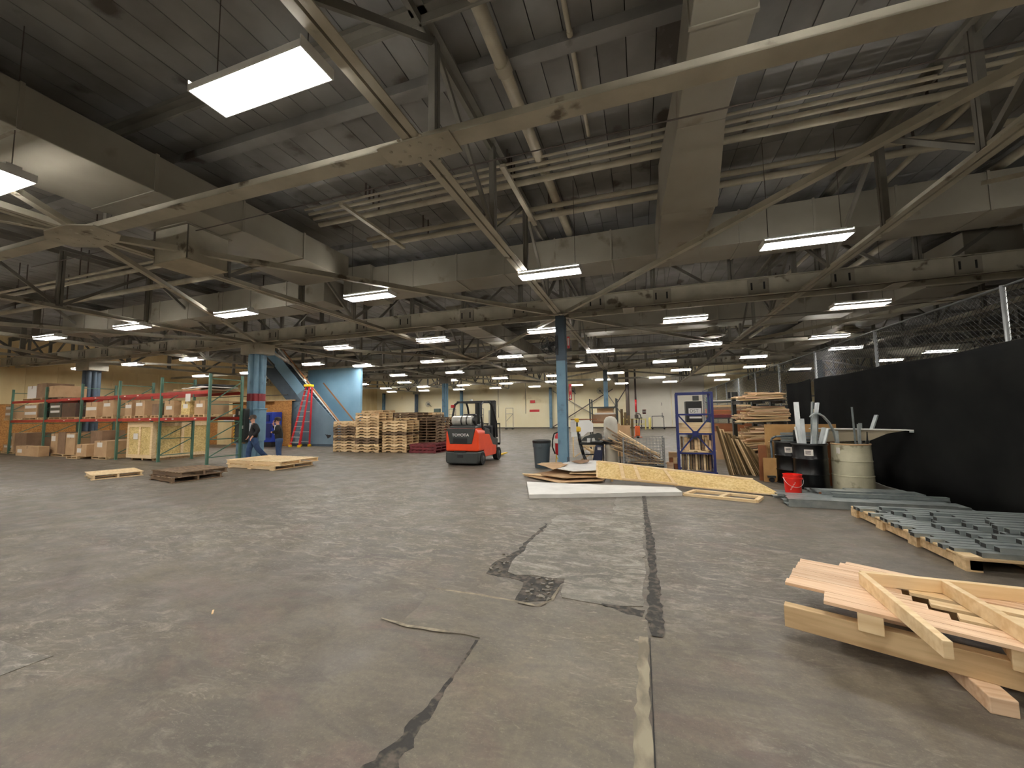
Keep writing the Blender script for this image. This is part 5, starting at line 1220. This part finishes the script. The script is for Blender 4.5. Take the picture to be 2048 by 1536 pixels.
# heap of cardboard / sheets
def heap(name, label, pts, z, th, mat, cat='sheet', sag=0.0, tilt=(0, 0)):
    cx = sum(p[0] for p in pts) / len(pts); cy = sum(p[1] for p in pts) / len(pts)
    vs = [(p[0], p[1], z + tilt[0] * (p[0] - cx) + tilt[1] * (p[1] - cy) + rnd.uniform(-sag, sag)) for p in pts]
    n = len(vs); m = MB().add(vs + [(a, b, c - th) for a, b, c in vs] + [(cx, cy, z + sag), (cx, cy, z + sag - th)],
                             [(i, (i + 1) % n, 2 * n) for i in range(n)] + [((i + 1) % n + n, i + n, 2 * n + 1) for i in range(n)] + [(i, i + n, (i + 1) % n + n, (i + 1) % n) for i in range(n)])
    return M(name, m, mat, label, cat)
heap('cardboard_sheet', 'bottom tan cardboard sheet of the heap in front of the column', [(-2.8, 9.35), (-1.75, 8.55), (-.85, 9.0), (-.8, 10.2), (-2.3, 10.2)], .05, .015, M_CARD, 'cardboard')
heap('pine_board', 'thin pine board poking out at the left of the heap', [(-2.85, 9.4), (-2.78, 9.3), (-1.5, 9.1), (-1.5, 9.3)], .085, .02, M_PINE, 'board')
heap('cardboard_sheet', 'middle cardboard sheet of the heap with a folded corner', [(-2.3, 9.1), (-1.7, 8.75), (-.9, 9.15), (-.9, 10.1), (-2.1, 10.2)], .13, .02, M_CARD, 'cardboard', .015)
heap('cardboard_sheet', 'upper bent tan sheet near the long panel', [(-1.6, 9.0), (-.93, 9.15), (-.93, 10.0), (-1.6, 10.0)], .19, .02, M_PINE, 'cardboard', .01)
heap('white_sheet', 'pale flat sheet on top of the cardboard heap', [(-2.05, 9.35), (-1.5, 8.95), (-.98, 9.2), (-.95, 10.9), (-1.25, 11.1), (-1.9, 10.6)], .255, .015, M_SHEET, 'sheet', .01)
heap('white_sheet', 'second pale sheet under the column foot side of the heap', [(-2.4, 10.15), (-1.7, 9.7), (-1.1, 10.1), (-1.3, 11.2), (-2.0, 10.9)], .20, .015, M_SHEET, 'sheet', .01)
heap('paper_scrap', 'crumpled brown paper flap at the left end of the heap', [(-2.55, 9.7), (-2.2, 9.2), (-1.98, 9.0), (-1.9, 9.35), (-1.75, 9.7), (-2.1, 10.2), (-2.45, 10.0)], .27, .008, M_CARD, 'paper', .035)
heap('paper_scrap', 'folded brown paper scrap at the foot of the nearest column', [(-1.75, 10.2), (-1.5, 10.1), (-1.3, 10.25), (-1.35, 10.6), (-1.7, 10.55)], .30, .008, M_CARDD, 'paper', .03)
heap('cardboard_sheet', 'low cardboard piece left of the heap near the trash can', [(-2.6, 10.3), (-2.2, 9.9), (-1.9, 10.1), (-2.1, 10.6)], .235, .01, M_CARD, 'cardboard', .01)

# ------------------------------------------------ timber on the cantilever rack
cn = T('cantilever_rack', 'dark steel cantilever rack stacked with loose timber', 'rack', (3.0, 12.0, 0))
for x in (-.45, .05, .50): P('upright_post', MB().box(x - .05, x + .05, .55, .70, 0, 2.1), M_DKGREY, cn)
for z in (.10, .55, 1.25, 1.80): 
    for x in (-.45, .05, .50): P('arm', MB().box(x - .03, x + .03, -.35, .55, z - .06, z), M_BLACK, cn)
    P('shelf_deck', MB().box(-.52, .6, -.35, .55, z, z + .02), M_BLACK, cn)
P('base_rail', MB().box(-.6, .65, -.2, .8, 0, .05), M_BLACK, cn)
r7 = random.Random(44)
me_a = MB().box(-1, 0, -.045, .045, -.012, .012).mesh('timber_board', M_PINE); me_b = MB().box(-1, 0, -.03, .03, -.018, .018).mesh('timber_board', M_PALLET); me_c = MB().box(-1, 0, -.02, .02, -.02, .02).mesh('timber_board', M_PINEP)
def timber(n, z0, zt, y0, y1, L0, L1, x1, lab, grp, spread=.1, droop=0.0):
    for i in range(n):
        f = i / n; z = z0 + (zt - z0) * f
        y = y0 + (y1 - y0) * ((i * .618) % 1)
        L = (L0 + (L1 - L0) * r7.random()) * (1 - .35 * f)
        o = put('timber_board', (me_a, me_b, me_c)[i % 3], None, (x1 + r7.uniform(-.06, .05), y, z + .015 + r7.uniform(0, .02)), (r7.uniform(-.5, .5), r7.uniform(-.07, .05) + droop * (1 - f), r7.uniform(-spread, spread) + .1)); o.scale = (L, 1, 1)
        tag(o, lab, 'timber', grp)
timber(26, 1.83, 2.0, 11.7, 12.45, .9, 1.25, 3.55, 'loose pine board on the top level of the cantilever rack', 'timber on the top level')
timber(60, 1.28, 1.62, 11.68, 12.45, 1.0, 1.3, 3.6, 'loose pine board on the middle level of the cantilever rack', 'timber on the middle level')
timber(55, .60, 1.10, 11.68, 12.4, 1.0, 1.35, 3.55, 'loose pine board on the lower level of the cantilever rack', 'timber on the lower level', droop=-.06)
timber(18, .17, .42, 11.6, 12.3, .9, 1.1, 3.3, 'loose board on the bottom level of the cantilever rack', 'timber on the bottom level', droop=-.05)
# second rack behind with boards
r2k = T('back_shelf', 'dark shelf with stored brown and red panels behind the timber', 'shelf', (3.0, 14.6, 0))
for x in (-.75, .55):
    for y in (0, .6): P('upright_post', MB().box(x - .03, x + .03, y - .03, y + .03, 0, 2.05), M_GREEN, r2k)
for z in (.8, 1.3, 1.85): P('shelf_board', MB().box(-.8, .6, 0, .65, z, z + .04), M_DKGREY, r2k)
for i, (z, h, m_) in enumerate(((.84, .3, M_BROWNB), (1.34, .1, M_REDP), (1.46, .12, M_BROWNB), (1.60, .08, M_CARDD), (1.70, .06, M_PALLET), (1.89, .03, M_PAPER))):
    M('stored_panel', MB().box(-.72, .5, .03, .6, 0, h), m_, ['thick brown panel pack on the lowest board of the back shelf', 'dark red panel on the middle board of the back shelf', 'brown panel on the dark red one', 'tan panel in the back shelf', 'pale panel under the top board of the back shelf', 'white sheet on the top board of the back shelf'][i], 'panel', (3.0, 14.6, z))
M('monitor', MB().box(-.15, .15, 0, .04, .06, .28).box(-.05, .05, 0, .08, 0, .06), M_BLACK, 'black monitor standing on the back shelf', 'monitor', (3.0, 14.9, 1.92))

# ------------------------------------------------ OSB panels and cart behind the drums
op = M('osb_board', MB().box(0, 1.35, 0, .02, .0, 1.24), M_PLYB, 'large upright plywood board behind the black drums', 'board', (2.68, 10.35, 0), (.03, 0, -.02))
M('brown_board', MB().box(0, .16, 0, .03, 0, .78), M_BROWNB, 'narrow reddish brown board left of the OSB board', 'board', (2.48, 10.12, 0), (.02, 0, 0))
M('brown_board', MB().box(0, .26, 0, .03, 0, .52), M_PLYB, 'short plywood offcut in front of the narrow brown board', 'board', (2.52, 9.95, 0), (.04, 0, 0))
M('brown_board', MB().box(0, .22, 0, .03, 0, .9), M_BROWNB, 'reddish brown board between the black and the cream drum', 'board', (3.55, 9.72, 0))
dl = MB()
for i in range(9): dl.box(0, .22, 0, .02, .05 + i * .085, .12 + i * .085)
tt = T('slatted_panel', 'slatted plywood panel standing left of the black drums', 'panel', (2.70, 10.22, 0))
for i in range(9): P('slat', MB().box(0, .30, -.02, 0, .05 + i * .09, .13 + i * .09), M_PLYB, tt)
P('back_rail', MB().box(.02, .06, 0, .03, 0, .86).box(.24, .28, 0, .03, 0, .86), M_PALLET, tt)
hc_ = T('hand_cart', 'bent grey tube handle of a hand cart in front of the OSB board', 'cart', (2.70, 9.98, 0))
P('handle', MB().path([(0, 0, .06), (0, 0, .85), (.02, 0, .94), (.10, 0, .985), (.5, .02, 1.0)], .022, 8), M_TRASH, hc_, smooth=True)
P('deck', MB().box(-.12, .03, -.1, .2, .10, .14), M_DKGREY, hc_)
P('caster', MB().tube((-.04, -.08, .05), (-.04, -.04, .05), .05, n=12).tube((-.04, .14, .05), (-.04, .18, .05), .05, n=12), M_RUBBER, hc_)

# ------------------------------------------------ drums
def drum(label, x, y):
    t = T('steel_drum', label, 'drum', (x, y, 0), group=None); n = 36
    prof = [(.29, 0), (.30, .015), (.285, .03), (.285, .27), (.298, .29), (.285, .31), (.285, .57), (.298, .59), (.285, .61), (.285, .85), (.30, .87), (.295, .89), (.275, .88), (.275, .3), (.001, .28)]
    P('shell', MB().lathe(prof, n=n, closed=False), M_DRUM, t, smooth=True)
    P('rim', MB().lathe([(.297, .855), (.305, .87), (.30, .895), (.285, .895)], n=n, closed=False), M_BLACK, t, smooth=True)
    lb = MB()
    a0 = -2.2
    lb.add([(.288 * math.cos(a0 + .1 * i), .288 * math.sin(a0 + .1 * i), z) for z in (.66, .78) for i in range(6)], [(i, i + 1, 7 + i, 6 + i) for i in range(5)])
    P('paper_label', lb, M_PAPER, t)
    lb = MB()
    for zz in (.745, .72, .695): lb.add([(.2895 * math.cos(a0 + .07 + .1 * i), .2895 * math.sin(a0 + .07 + .1 * i), z) for z in (zz - .006, zz + .006) for i in range(4)], [(i, i + 1, 5 + i, 4 + i) for i in range(3)])
    P('label_print', lb, M_HOLE, t)
    return t
drum('glossy black steel drum in front, holding pale metal studs', 3.20, 9.38)
drum('glossy black steel drum behind the front one, just behind the red bucket', 3.05, 9.98)
fd = T('fibre_drum', 'large cream fibre drum holding grey metal pieces', 'drum', (3.87, 9.35, 0))
P('shell', MB().lathe([(.32, 0), (.318, .27), (.318, .275), (.324, .278), (.324, .292), (.318, .295), (.314, .3), (.310, .55), (.310, .555), (.316, .558), (.316, .572), (.310, .575), (.308, .58), (.302, .86), (.305, .89), (.288, .89), (.285, .3), (.001, .28)], n=40, closed=False), M_FIBER, fd, smooth=True)
P('rim', MB().lathe([(.305, .87), (.312, .885), (.305, .90), (.29, .90)], n=40, closed=False), M_CARD, fd, smooth=True)
a0 = -2.75
P('paper_label', MB().add([((.305) * math.cos(a0 + .08 * i), (.305) * math.sin(a0 + .08 * i), z) for z in (.70, .82) for i in range(4)], [(i, i + 1, 5 + i, 4 + i) for i in range(3)]), M_PAPER, fd)
def cstud(name, label, p, q, w, d, mat, spin=0.0, group=None, cat='stud'):
    """folded C profile from p to q"""
    p = Vector(p); q = Vector(q); L = (q - p).length; th = .004
    m = MB().box(-w / 2, w / 2, -th / 2, th / 2, 0, L).box(-w / 2, -w / 2 + th, 0, d, 0, L).box(w / 2 - th, w / 2, 0, d, 0, L)
    rot = (q - p).to_track_quat('Z', 'Y').to_euler(); e = (Matrix.Rotation(0, 3, 'Z'))
    R = (q - p).to_track_quat('Z', 'Y').to_matrix() @ Matrix.Rotation(spin, 3, 'Z')
    return M(name, m, mat, label, cat, p, R.to_euler(), group)
G = 'metal studs in the black drums'
cstud('metal_stud', 'tall pale metal stud standing upright, leftmost in the black drum', (3.06, 9.4, .30), (3.07, 9.5, 1.72), .085, .03, M_GALVW, PI, G)
cstud('metal_stud', 'shorter pale stud right of the tall leftmost one', (3.13, 9.35, .30), (3.13, 9.42, 1.38), .07, .03, M_GALVW, PI + .3, G)
cstud('metal_stud', 'short pale stud at the left rim of the black drum', (3.05, 9.25, .30), (2.98, 9.3, 1.22), .06, .03, M_GALVW, PI, G)
cstud('metal_stud', 'tall slanting pale stud with a square tip in the black drum', (3.15, 9.35, .30), (3.42, 9.5, 1.70), .09, .03, M_GALVW, PI - .3, G)
cstud('metal_stud', 'slanting grey stud in front of the tall slanted one', (3.2, 9.28, .30), (3.33, 9.35, 1.50), .09, .04, M_GALV, PI + .2, G)
cstud('metal_stud', 'dark edged stud behind the tall slanted one', (3.22, 9.45, .30), (3.36, 9.55, 1.72), .03, .03, M_GALV, 1.0, G)
cstud('metal_stud', 'low stud leaning to the right in the black drum', (3.2, 9.3, .32), (3.47, 9.4, 1.20), .08, .03, M_GALVW, PI, G)
cstud('metal_stud', 'low narrow stud leaning to the right beside it', (3.26, 9.28, .32), (3.5, 9.3, 1.18), .04, .03, M_GALVW, PI + .6, G)
# bent strip
bp_ = [(3.60, 9.32, .55), (3.64, 9.3, .90), (3.60, 9.3, 1.12), (3.53, 9.3, 1.30), (3.44, 9.3, 1.43), (3.37, 9.3, 1.48), (3.30, 9.3, 1.475), (3.25, 9.3, 1.44), (3.23, 9.3, 1.41)]
m = MB()
for a, b in zip(bp_, bp_[1:]): m.bar(a, b, .09, .02, (0, 0.001, 1) if abs(a[0] - b[0]) > .05 else (1, 0, 0))
M('bent_strip', m, M_GALV, 'curved grey metal strip arching over from the cream drum', 'strip')
G = 'metal pieces in the cream drum'
cstud('metal_stud', 'wide short grey channel at the left of the cream drum', (3.68, 9.3, .32), (3.66, 9.3, 1.14), .11, .05, M_GALV, PI - .2, G)
cstud('metal_stud', 'thin upright grey rod of metal in the cream drum', (3.95, 9.3, .32), (3.93, 9.3, 1.60), .03, .02, M_GALV, PI, G)
cstud('metal_stud', 'grey channel clamped to the thin upright rod', (3.93, 9.2, .32), (3.95, 9.2, 1.27), .06, .03, M_GALV, PI, G)
cstud('metal_stud', 'flat grey piece leaning right, square top, in the cream drum', (3.95, 9.4, .32), (4.36, 9.45, 1.44), .09, .02, M_GALV, PI, G)
cstud('metal_stud', 'small grey block of channel at the back of the cream drum', (4.05, 9.5, .32), (4.10, 9.5, 1.28), .05, .04, M_GALV, PI, G)
cstud('metal_stud', 'dark narrow channel at the right of the cream drum', (4.07, 9.3, .32), (4.12, 9.3, 1.12), .025, .03, M_HOLE, PI, G)
# long shelf bracket plank
pk = T('shelf_plank', 'long pale tapering shelf plank lying across behind the cream drum', 'plank', (3.45, 9.75, 1.155), -.62)
P('top_board', MB().box(-.1, 1.46, -.02, .22, 0, .018), M_SHEET, pk)
P('tapered_web', MB().prism([(.15, 0), (1.35, 0), (1.1, -.06), (.85, -.2), (.15, -.26)], .02, .04), pm('tan_metal', (150, 138, 116), rough=.6), pk)
P('hook_end', MB().box(1.40, 1.46, -.02, .22, -.03, 0), M_GALV, pk)
# trestle that carries it
M('steel_trestle', MB().box(-.35, -.31, 0, .04, 0, 1.13).box(.55, .59, 0, .04, 0, 1.12).box(-.35, .59, 0, .04, .9, .94), M_DKGREY, 'dark steel trestle under the long pale plank', 'trestle', (3.45, 9.86, .0))
for i in range(4): cstud('metal_stud', f'{ORD[i]} grey channel lying behind the black drum, counted from the top', (2.95, 10.18 - .0, 1.02 - .05 * i), (3.75, 10.18, 1.03 - .05 * i), .04, .04, M_GALV, 0, 'channels behind the black drum')
M('channel_stand', MB().box(0, .03, -.03, .03, 0, .86).box(.6, .63, -.03, .03, 0, .86), M_DKGREY, 'dark stand carrying the channels behind the black drum', 'stand', (3.02, 10.18, 0))
bk_ = T('red_bucket', 'bright red plastic bucket with a white printed mark on the floor', 'bucket', (2.63, 8.58, 0))
P('body', MB().lathe([(.12, 0), (.125, .01), (.14, .29), (.155, .29), (.157, .31), (.145, .315), (.148, .36), (.155, .372), (.14, .372), (.13, .1), (.001, .03)], n=30, closed=False), M_BUCKET, bk_, smooth=True)
lg = MB(); a0 = -2.15
for i in range(5): lg.add([(.1405 * math.cos(a0 + .12 * i), .1405 * math.sin(a0 + .12 * i), .10 + .03 * i), (.1405 * math.cos(a0 + .12 * i + .09), .1405 * math.sin(a0 + .12 * i + .09), .11 + .03 * i), (.143 * math.cos(a0 + .12 * i + .09), .143 * math.sin(a0 + .12 * i + .09), .13 + .03 * i), (.143 * math.cos(a0 + .12 * i), .143 * math.sin(a0 + .12 * i), .12 + .03 * i)], [(0, 1, 2, 3)])
P('printed_mark', lg, M_PAPER, bk_, kind='stuff')
P('handle', MB().path([(.155 * math.cos(a), .155 * math.sin(a) - .02, .31 - .17 * math.sin(-a) * .9) for a in [-PI * i / 10 for i in range(11)]], .004, 5), M_ALU, bk_)

# ------------------------------------------------ galvanized stacks on the floor
def sheets(label, x0, x1, y0, y1, z, n, seed, jx=.12, grp='galvanized channels on the floor', mat=None):
    r = random.Random(seed)
    w = (y1 - y0) / n
    for i in range(n):
        a, b = x0 + r.uniform(-jx, jx), x1 + r.uniform(-jx, jx); y = y0 + i * w
        m = MB().box(0, b - a, 0, w * .96, .028, .032).box(0, b - a, 0, .004, 0, .03).box(0, b - a, w * .96 - .004, w * .96, 0, .03)
        M('steel_channel', m, mat or M_GALV, f'{label}, {ORD[i]} from the front', 'channel', (a, y, z), group=grp)
sheets('bottom layer grey steel channel of the long floor stack', 2.3, 4.5, 7.55, 8.85, 0, 8, 1)
sheets('second layer grey steel channel of the long floor stack', 2.32, 4.45, 7.56, 8.3, .034, 5, 2)
sheets('third layer grey steel channel of the long floor stack', 2.3, 4.5, 7.55, 8.2, .068, 4, 3, .08)
M('deep_beam', MB().box(0, 2.1, 0, .003, 0, .125).box(0, 2.1, 0, .05, .12, .125).box(0, 2.1, 0, .05, 0, .004), M_GALV, 'long deep galvanized beam lying along the front of the floor stack', 'beam', (2.22, 7.48, 0))
sheets('short grey steel channel piled beside the black drum', 2.95, 3.6, 8.7, 9.0, .034, 2, 4, .05)
sheets('upper grey steel channel lying below the cream drum', 2.9, 4.4, 8.35, 8.8, .102 - .034, 3, 5)
sheets('top grey channel pair right below the cream drum', 3.4, 4.4, 8.4, 8.72, .102, 2, 7)
M('deep_beam', MB().box(0, 1.5, 0, .003, 0, .06).box(0, 1.5, 0, .08, .056, .06).box(0, 1.5, 0, .05, 0, .004), M_GALV, 'second galvanized beam lying behind the front one on the stack', 'beam', (3.0, 7.95, .102))
M('deep_beam', MB().box(0, .7, 0, .003, 0, .07).box(0, .7, 0, .2, .066, .07), M_GALV, 'short wide galvanized piece on the stack beside the red bucket', 'beam', (2.9, 8.12, .103))
M('scrap_wood', MB().box(0, .3, 0, .08, 0, .04), M_BROWNB, 'splintered brown wood scrap between the steel channels', 'scrap', (2.95, 8.25, .068), (0, 0, .2))
# pallet with metal studs
sp_ = T('pallet', 'long wooden pallet under the metal studs at right', 'pallet', (2.92, 4.98, 0), 0)
for x in (0, .5, 1.0):
    P('stringer', MB().box(x, x + .09, 0, 2.1, .016, .105), M_PALLET, sp_)
for i in range(9): P('deck_board', MB().box(-.03, 1.2, i * .25, i * .25 + .12, .105, .125), M_PALLET, sp_)
for y in (0, .7, 1.35, 1.98): P('block', MB().box(-.03, .09, y, y + .16, .0, .105), M_PALLET, sp_)
P('side_board', MB().box(-.035, -.03 + .12, 0, 2.12, .125, .14), M_PINE, sp_)
r8 = random.Random(77); k = 0
NMR = ['bottom', 'second', 'third', 'fourth']
for lay in range(4):
    nn_ = (20, 15, 11, 6)[lay]; yy0 = (5.02, 5.05, 5.2, 5.3)[lay]; sp = 1.95 / 20
    for i in range(nn_):
        y = yy0 + i * sp * (1.0 if lay == 0 else 1.2); 
        if y > 6.95: break
        x = 2.93 + .22 * lay + r8.uniform(-.10, .16)
        m = (MB().box(0, 1.7, 0, sp * .8, .043, .047).box(0, 1.7, 0, .004, 0, .045).box(0, 1.7, sp * .8 - .004, sp * .8, 0, .045)
             .mat(1).box(.002, .006, .004, sp * .8 - .004, .004, .043))
        M('metal_stud', m, [M_GALV, M_HOLE], f'{ORD[i]} galvanized stud from the camera, {NMR[lay]} layer on the right pallet', 'stud', (x, y, .126 + .048 * lay), (0, 0, r8.uniform(-.03, .03)), group=f'studs of the {NMR[lay]} layer on the right pallet')

# ------------------------------------------------ near pallet with pink pine boards and loose frame
ax = -.38
np_ = T('pallet', 'nearest pallet of pinkish pine boards at the lower right corner', 'pallet', (.88, 3.205, 0), ax)
# rail, blocks, boards in the pallet's own axes: x along the rail, y away from the camera
P('bottom_rail', MB().box(0, 2.2, 0, .075, .085, .225), M_PALLET, np_, bev=.004)
P('bottom_rail', MB().box(.1, 2.2, .80, .875, .085, .225), M_PALLET, np_, bev=.004)
for x in (.38, .98, 1.6): P('block', MB().box(x, x + .12, -.02, .075, .19, .30), M_PINE, np_, bev=.004)
for x in (.38, .98, 1.6): P('cross_rail', MB().box(x, x + .1, .08, .9, .225, .30), M_PALLET, np_)
P('foot_block', MB().box(-.055, .055, -.20, .34, 0, .085), M_PINEP, np_, (.86, .06, 0), (0, 0, .30), bev=.006)
P('foot_block', MB().box(.5, .75, .7, .95, 0, .085), M_PINEP, np_, bev=.006)
for i, (o_, w_, L0_, L1_, a_, z_) in enumerate(((.03, .085, .22, 2.3, -.02, .301), (.12, .085, .22, 2.3, -.02, .301), (.215, .09, .0, .80, -.035, .302), (.305, .085, .015, .72, -.035, .301), (.39, .082, .02, .66, -.03, .302), (.475, .08, .02, .62, -.028, .301),
        (.56, .085, .035, .6, -.02, .302), (.65, .085, .04, 1.45, -.015, .301), (.74, .085, .05, 1.6, -.01, .302), (.86, .085, .30, 1.3, -.10, .301), (.93, .07, .34, 1.1, -.14, .303),
        (.255, .09, .84, 2.3, -.02, .300), (.39, .09, .74, 2.3, -.01, .300), (.535, .09, .66, 2.3, -.01, .300), (.70, .09, 1.50, 2.3, .0, .300))):
    P('deck_board', MB().box(L0_, L1_, -w_ / 2, w_ / 2, 0, .02), M_PINEP if i < 11 else M_PINE, np_, (0, o_, z_), (0, 0, a_))
fr = T('pine_lattice', 'loose pale pine frame lying on top of the nearest pallet', 'frame', (1.44, 3.50, .322), -.05)
P('long_rail', MB().box(0, 2.0, -.04, .0, 0, .085), M_PINE, fr, bev=.003)
P('stud', MB().box(-.02, .02, -.93, -.04, 0, .085), M_PINE, fr, (.0, 0, 0), (0, 0, 0), bev=.003)
P('stud', MB().box(-.02, .02, -1.0, -.04, 0, .085), M_PINE, fr, (.44, 0, 0), (0, 0, .03), bev=.003)
P('stud', MB().box(-.02, .02, -1.0, -.04, 0, .085), M_PINE, fr, (1.0, 0, 0), (0, 0, .03), bev=.003)
M('timber_block', MB().box(0, .3, 0, .09, 0, .09), M_PALLET, 'timber block on the floor at the right edge beyond the nearest pallet', 'block', (3.15, 4.55, 0), (0, 0, -.3), bev=.004)
M('wood_splinter', MB().box(0, .07, 0, .012, 0, .006), M_PINE, 'tiny pale wood splinter on the bare floor at left', 'splinter', (-3.35, 2.35, 0), (0, 0, -.7))

# ------------------------------------------------ fence with black cloth
fx = 4.72
fc = T('fence', 'chain link fence with steel posts running away behind the black curtain', 'fence', (fx + .06, 0, 0))
k = 0
for y in (.98, 4.03, 7.07, 10.14, 13.14, 16.2, 19.25, 22.3, 25.3, 28.4, 31.4, 34.4):
    P('fence_post', MB().tube((0, y, 0), (0, y, 3.22), .03, n=10), M_POST, fc, smooth=True)
P('top_rail', MB().tube((0, .98, 3.2), (0, 34.4, 3.2), .018, n=8), M_WIRE, fc)
m = MB(); s_ = .085
def wires(m, ya, yb, za, zb, step, w=.0035):
    H = zb - za; n = int((yb - ya + H) / step)
    for i in range(n):
        c = ya - H + i * step
        for sgn in (1, -1):
            if sgn == 1: p0, p1 = (c, za), (c + H, zb)
            else: p0, p1 = (c, zb), (c + H, za)
            (a, z0_), (b, z1_) = p0, p1
            if b < ya or a > yb: continue
            if a < ya: z0_ += (z1_ - z0_) * (ya - a) / (b - a); a = ya
            if b > yb: z1_ = z0_ + (z1_ - z0_) * (yb - a) / (b - a) if b > a else z1_; b = yb
            if b - a < .001: continue
            m.v += [(0, a, z0_ - w), (0, b, z1_ - w), (0, b, z1_ + w), (0, a, z0_ + w)]; k_ = len(m.v) - 4; m.f.append((k_, k_ + 1, k_ + 2, k_ + 3)); m.mi.append(0)
            m.v += [(-w, a, z0_), (-w, b, z1_), (w, b, z1_), (w, a, z0_)]; k_ = len(m.v) - 4; m.f.append((k_, k_ + 1, k_ + 2, k_ + 3)); m.mi.append(0)
wires(m, .98, 15.3, 2.38, 3.18, .085)
wires(m, 15.3, 34.4, .05, 3.18, .14, .005)
P('chain_link', m, M_WIRE, fc, kind='stuff')
def curtain(label, ya, yb, z1, seed, off=0.0):
    m = MB(); n = int((yb - ya) / .08); r = random.Random(seed); ph = r.uniform(0, 6)
    rows = 6
    for j in range(rows + 1):
        z = .01 + (z1 - .01) * j / rows
        for i in range(n + 1):
            y = ya + (yb - ya) * i / n
            x = off + .018 * math.sin(y * 6.1 + ph) * (1.2 - .8 * j / rows) + .03 * math.sin(y * 1.7 + ph * 2 + z) - .02 * (1 - j / rows)
            zz = z + (.02 * math.sin(y * 2.06 + .6) if j == rows else 0)
            m.v.append((x, y, zz))
    for j in range(rows):
        for i in range(n): a = j * (n + 1) + i; m.f.append((a, a + 1, a + n + 2, a + n + 1)); m.mi.append(0)
    o = M('black_curtain', m, M_CLOTH, label, 'curtain', (fx - .045, 0, 0), smooth=True)
    md = o.modifiers.new('thick', 'SOLIDIFY'); md.thickness = .006
    return o
curtain('long black cloth curtain hung on the chain link fence at right', .9, 13.1, 2.41, 1)
curtain('short far black cloth panel at the end of the curtain', 13.18, 15.3, 2.43, 2, .01)
# behind the fence
for i, (x, y, w, h) in enumerate(((7.0, 20.0, 1.0, 2.2), (8.6, 20.4, 1.0, 2.0), (6.4, 25.0, 1.2, 2.3), (8.4, 28.0, 1.2, 2.4))):
    t = T('dark_shelving', f'dark shelving unit with clutter beyond the fence, {ORD[i]} from the camera', 'shelf', (x, y, 0))
    for a in (-w / 2, w / 2):
        for b in (0, .5): P('upright_post', MB().box(a - .03, a + .03, b - .03, b + .03, 0, h), M_DKGREY, t)
    for z in (.4, 1.0, 1.6, h - .05): P('shelf_board', MB().box(-w / 2, w / 2, 0, .5, z, z + .03), M_DKGREY, t)
    for z, hh, m_ in ((.43, .4, M_CARDD), (1.03, .35, M_TRASH), (1.63, .25, M_DKGREY)): P('stored_box', MB().box(-w / 2 + .1, w / 2 - .15, .05, .45, z, z + hh), m_, t)
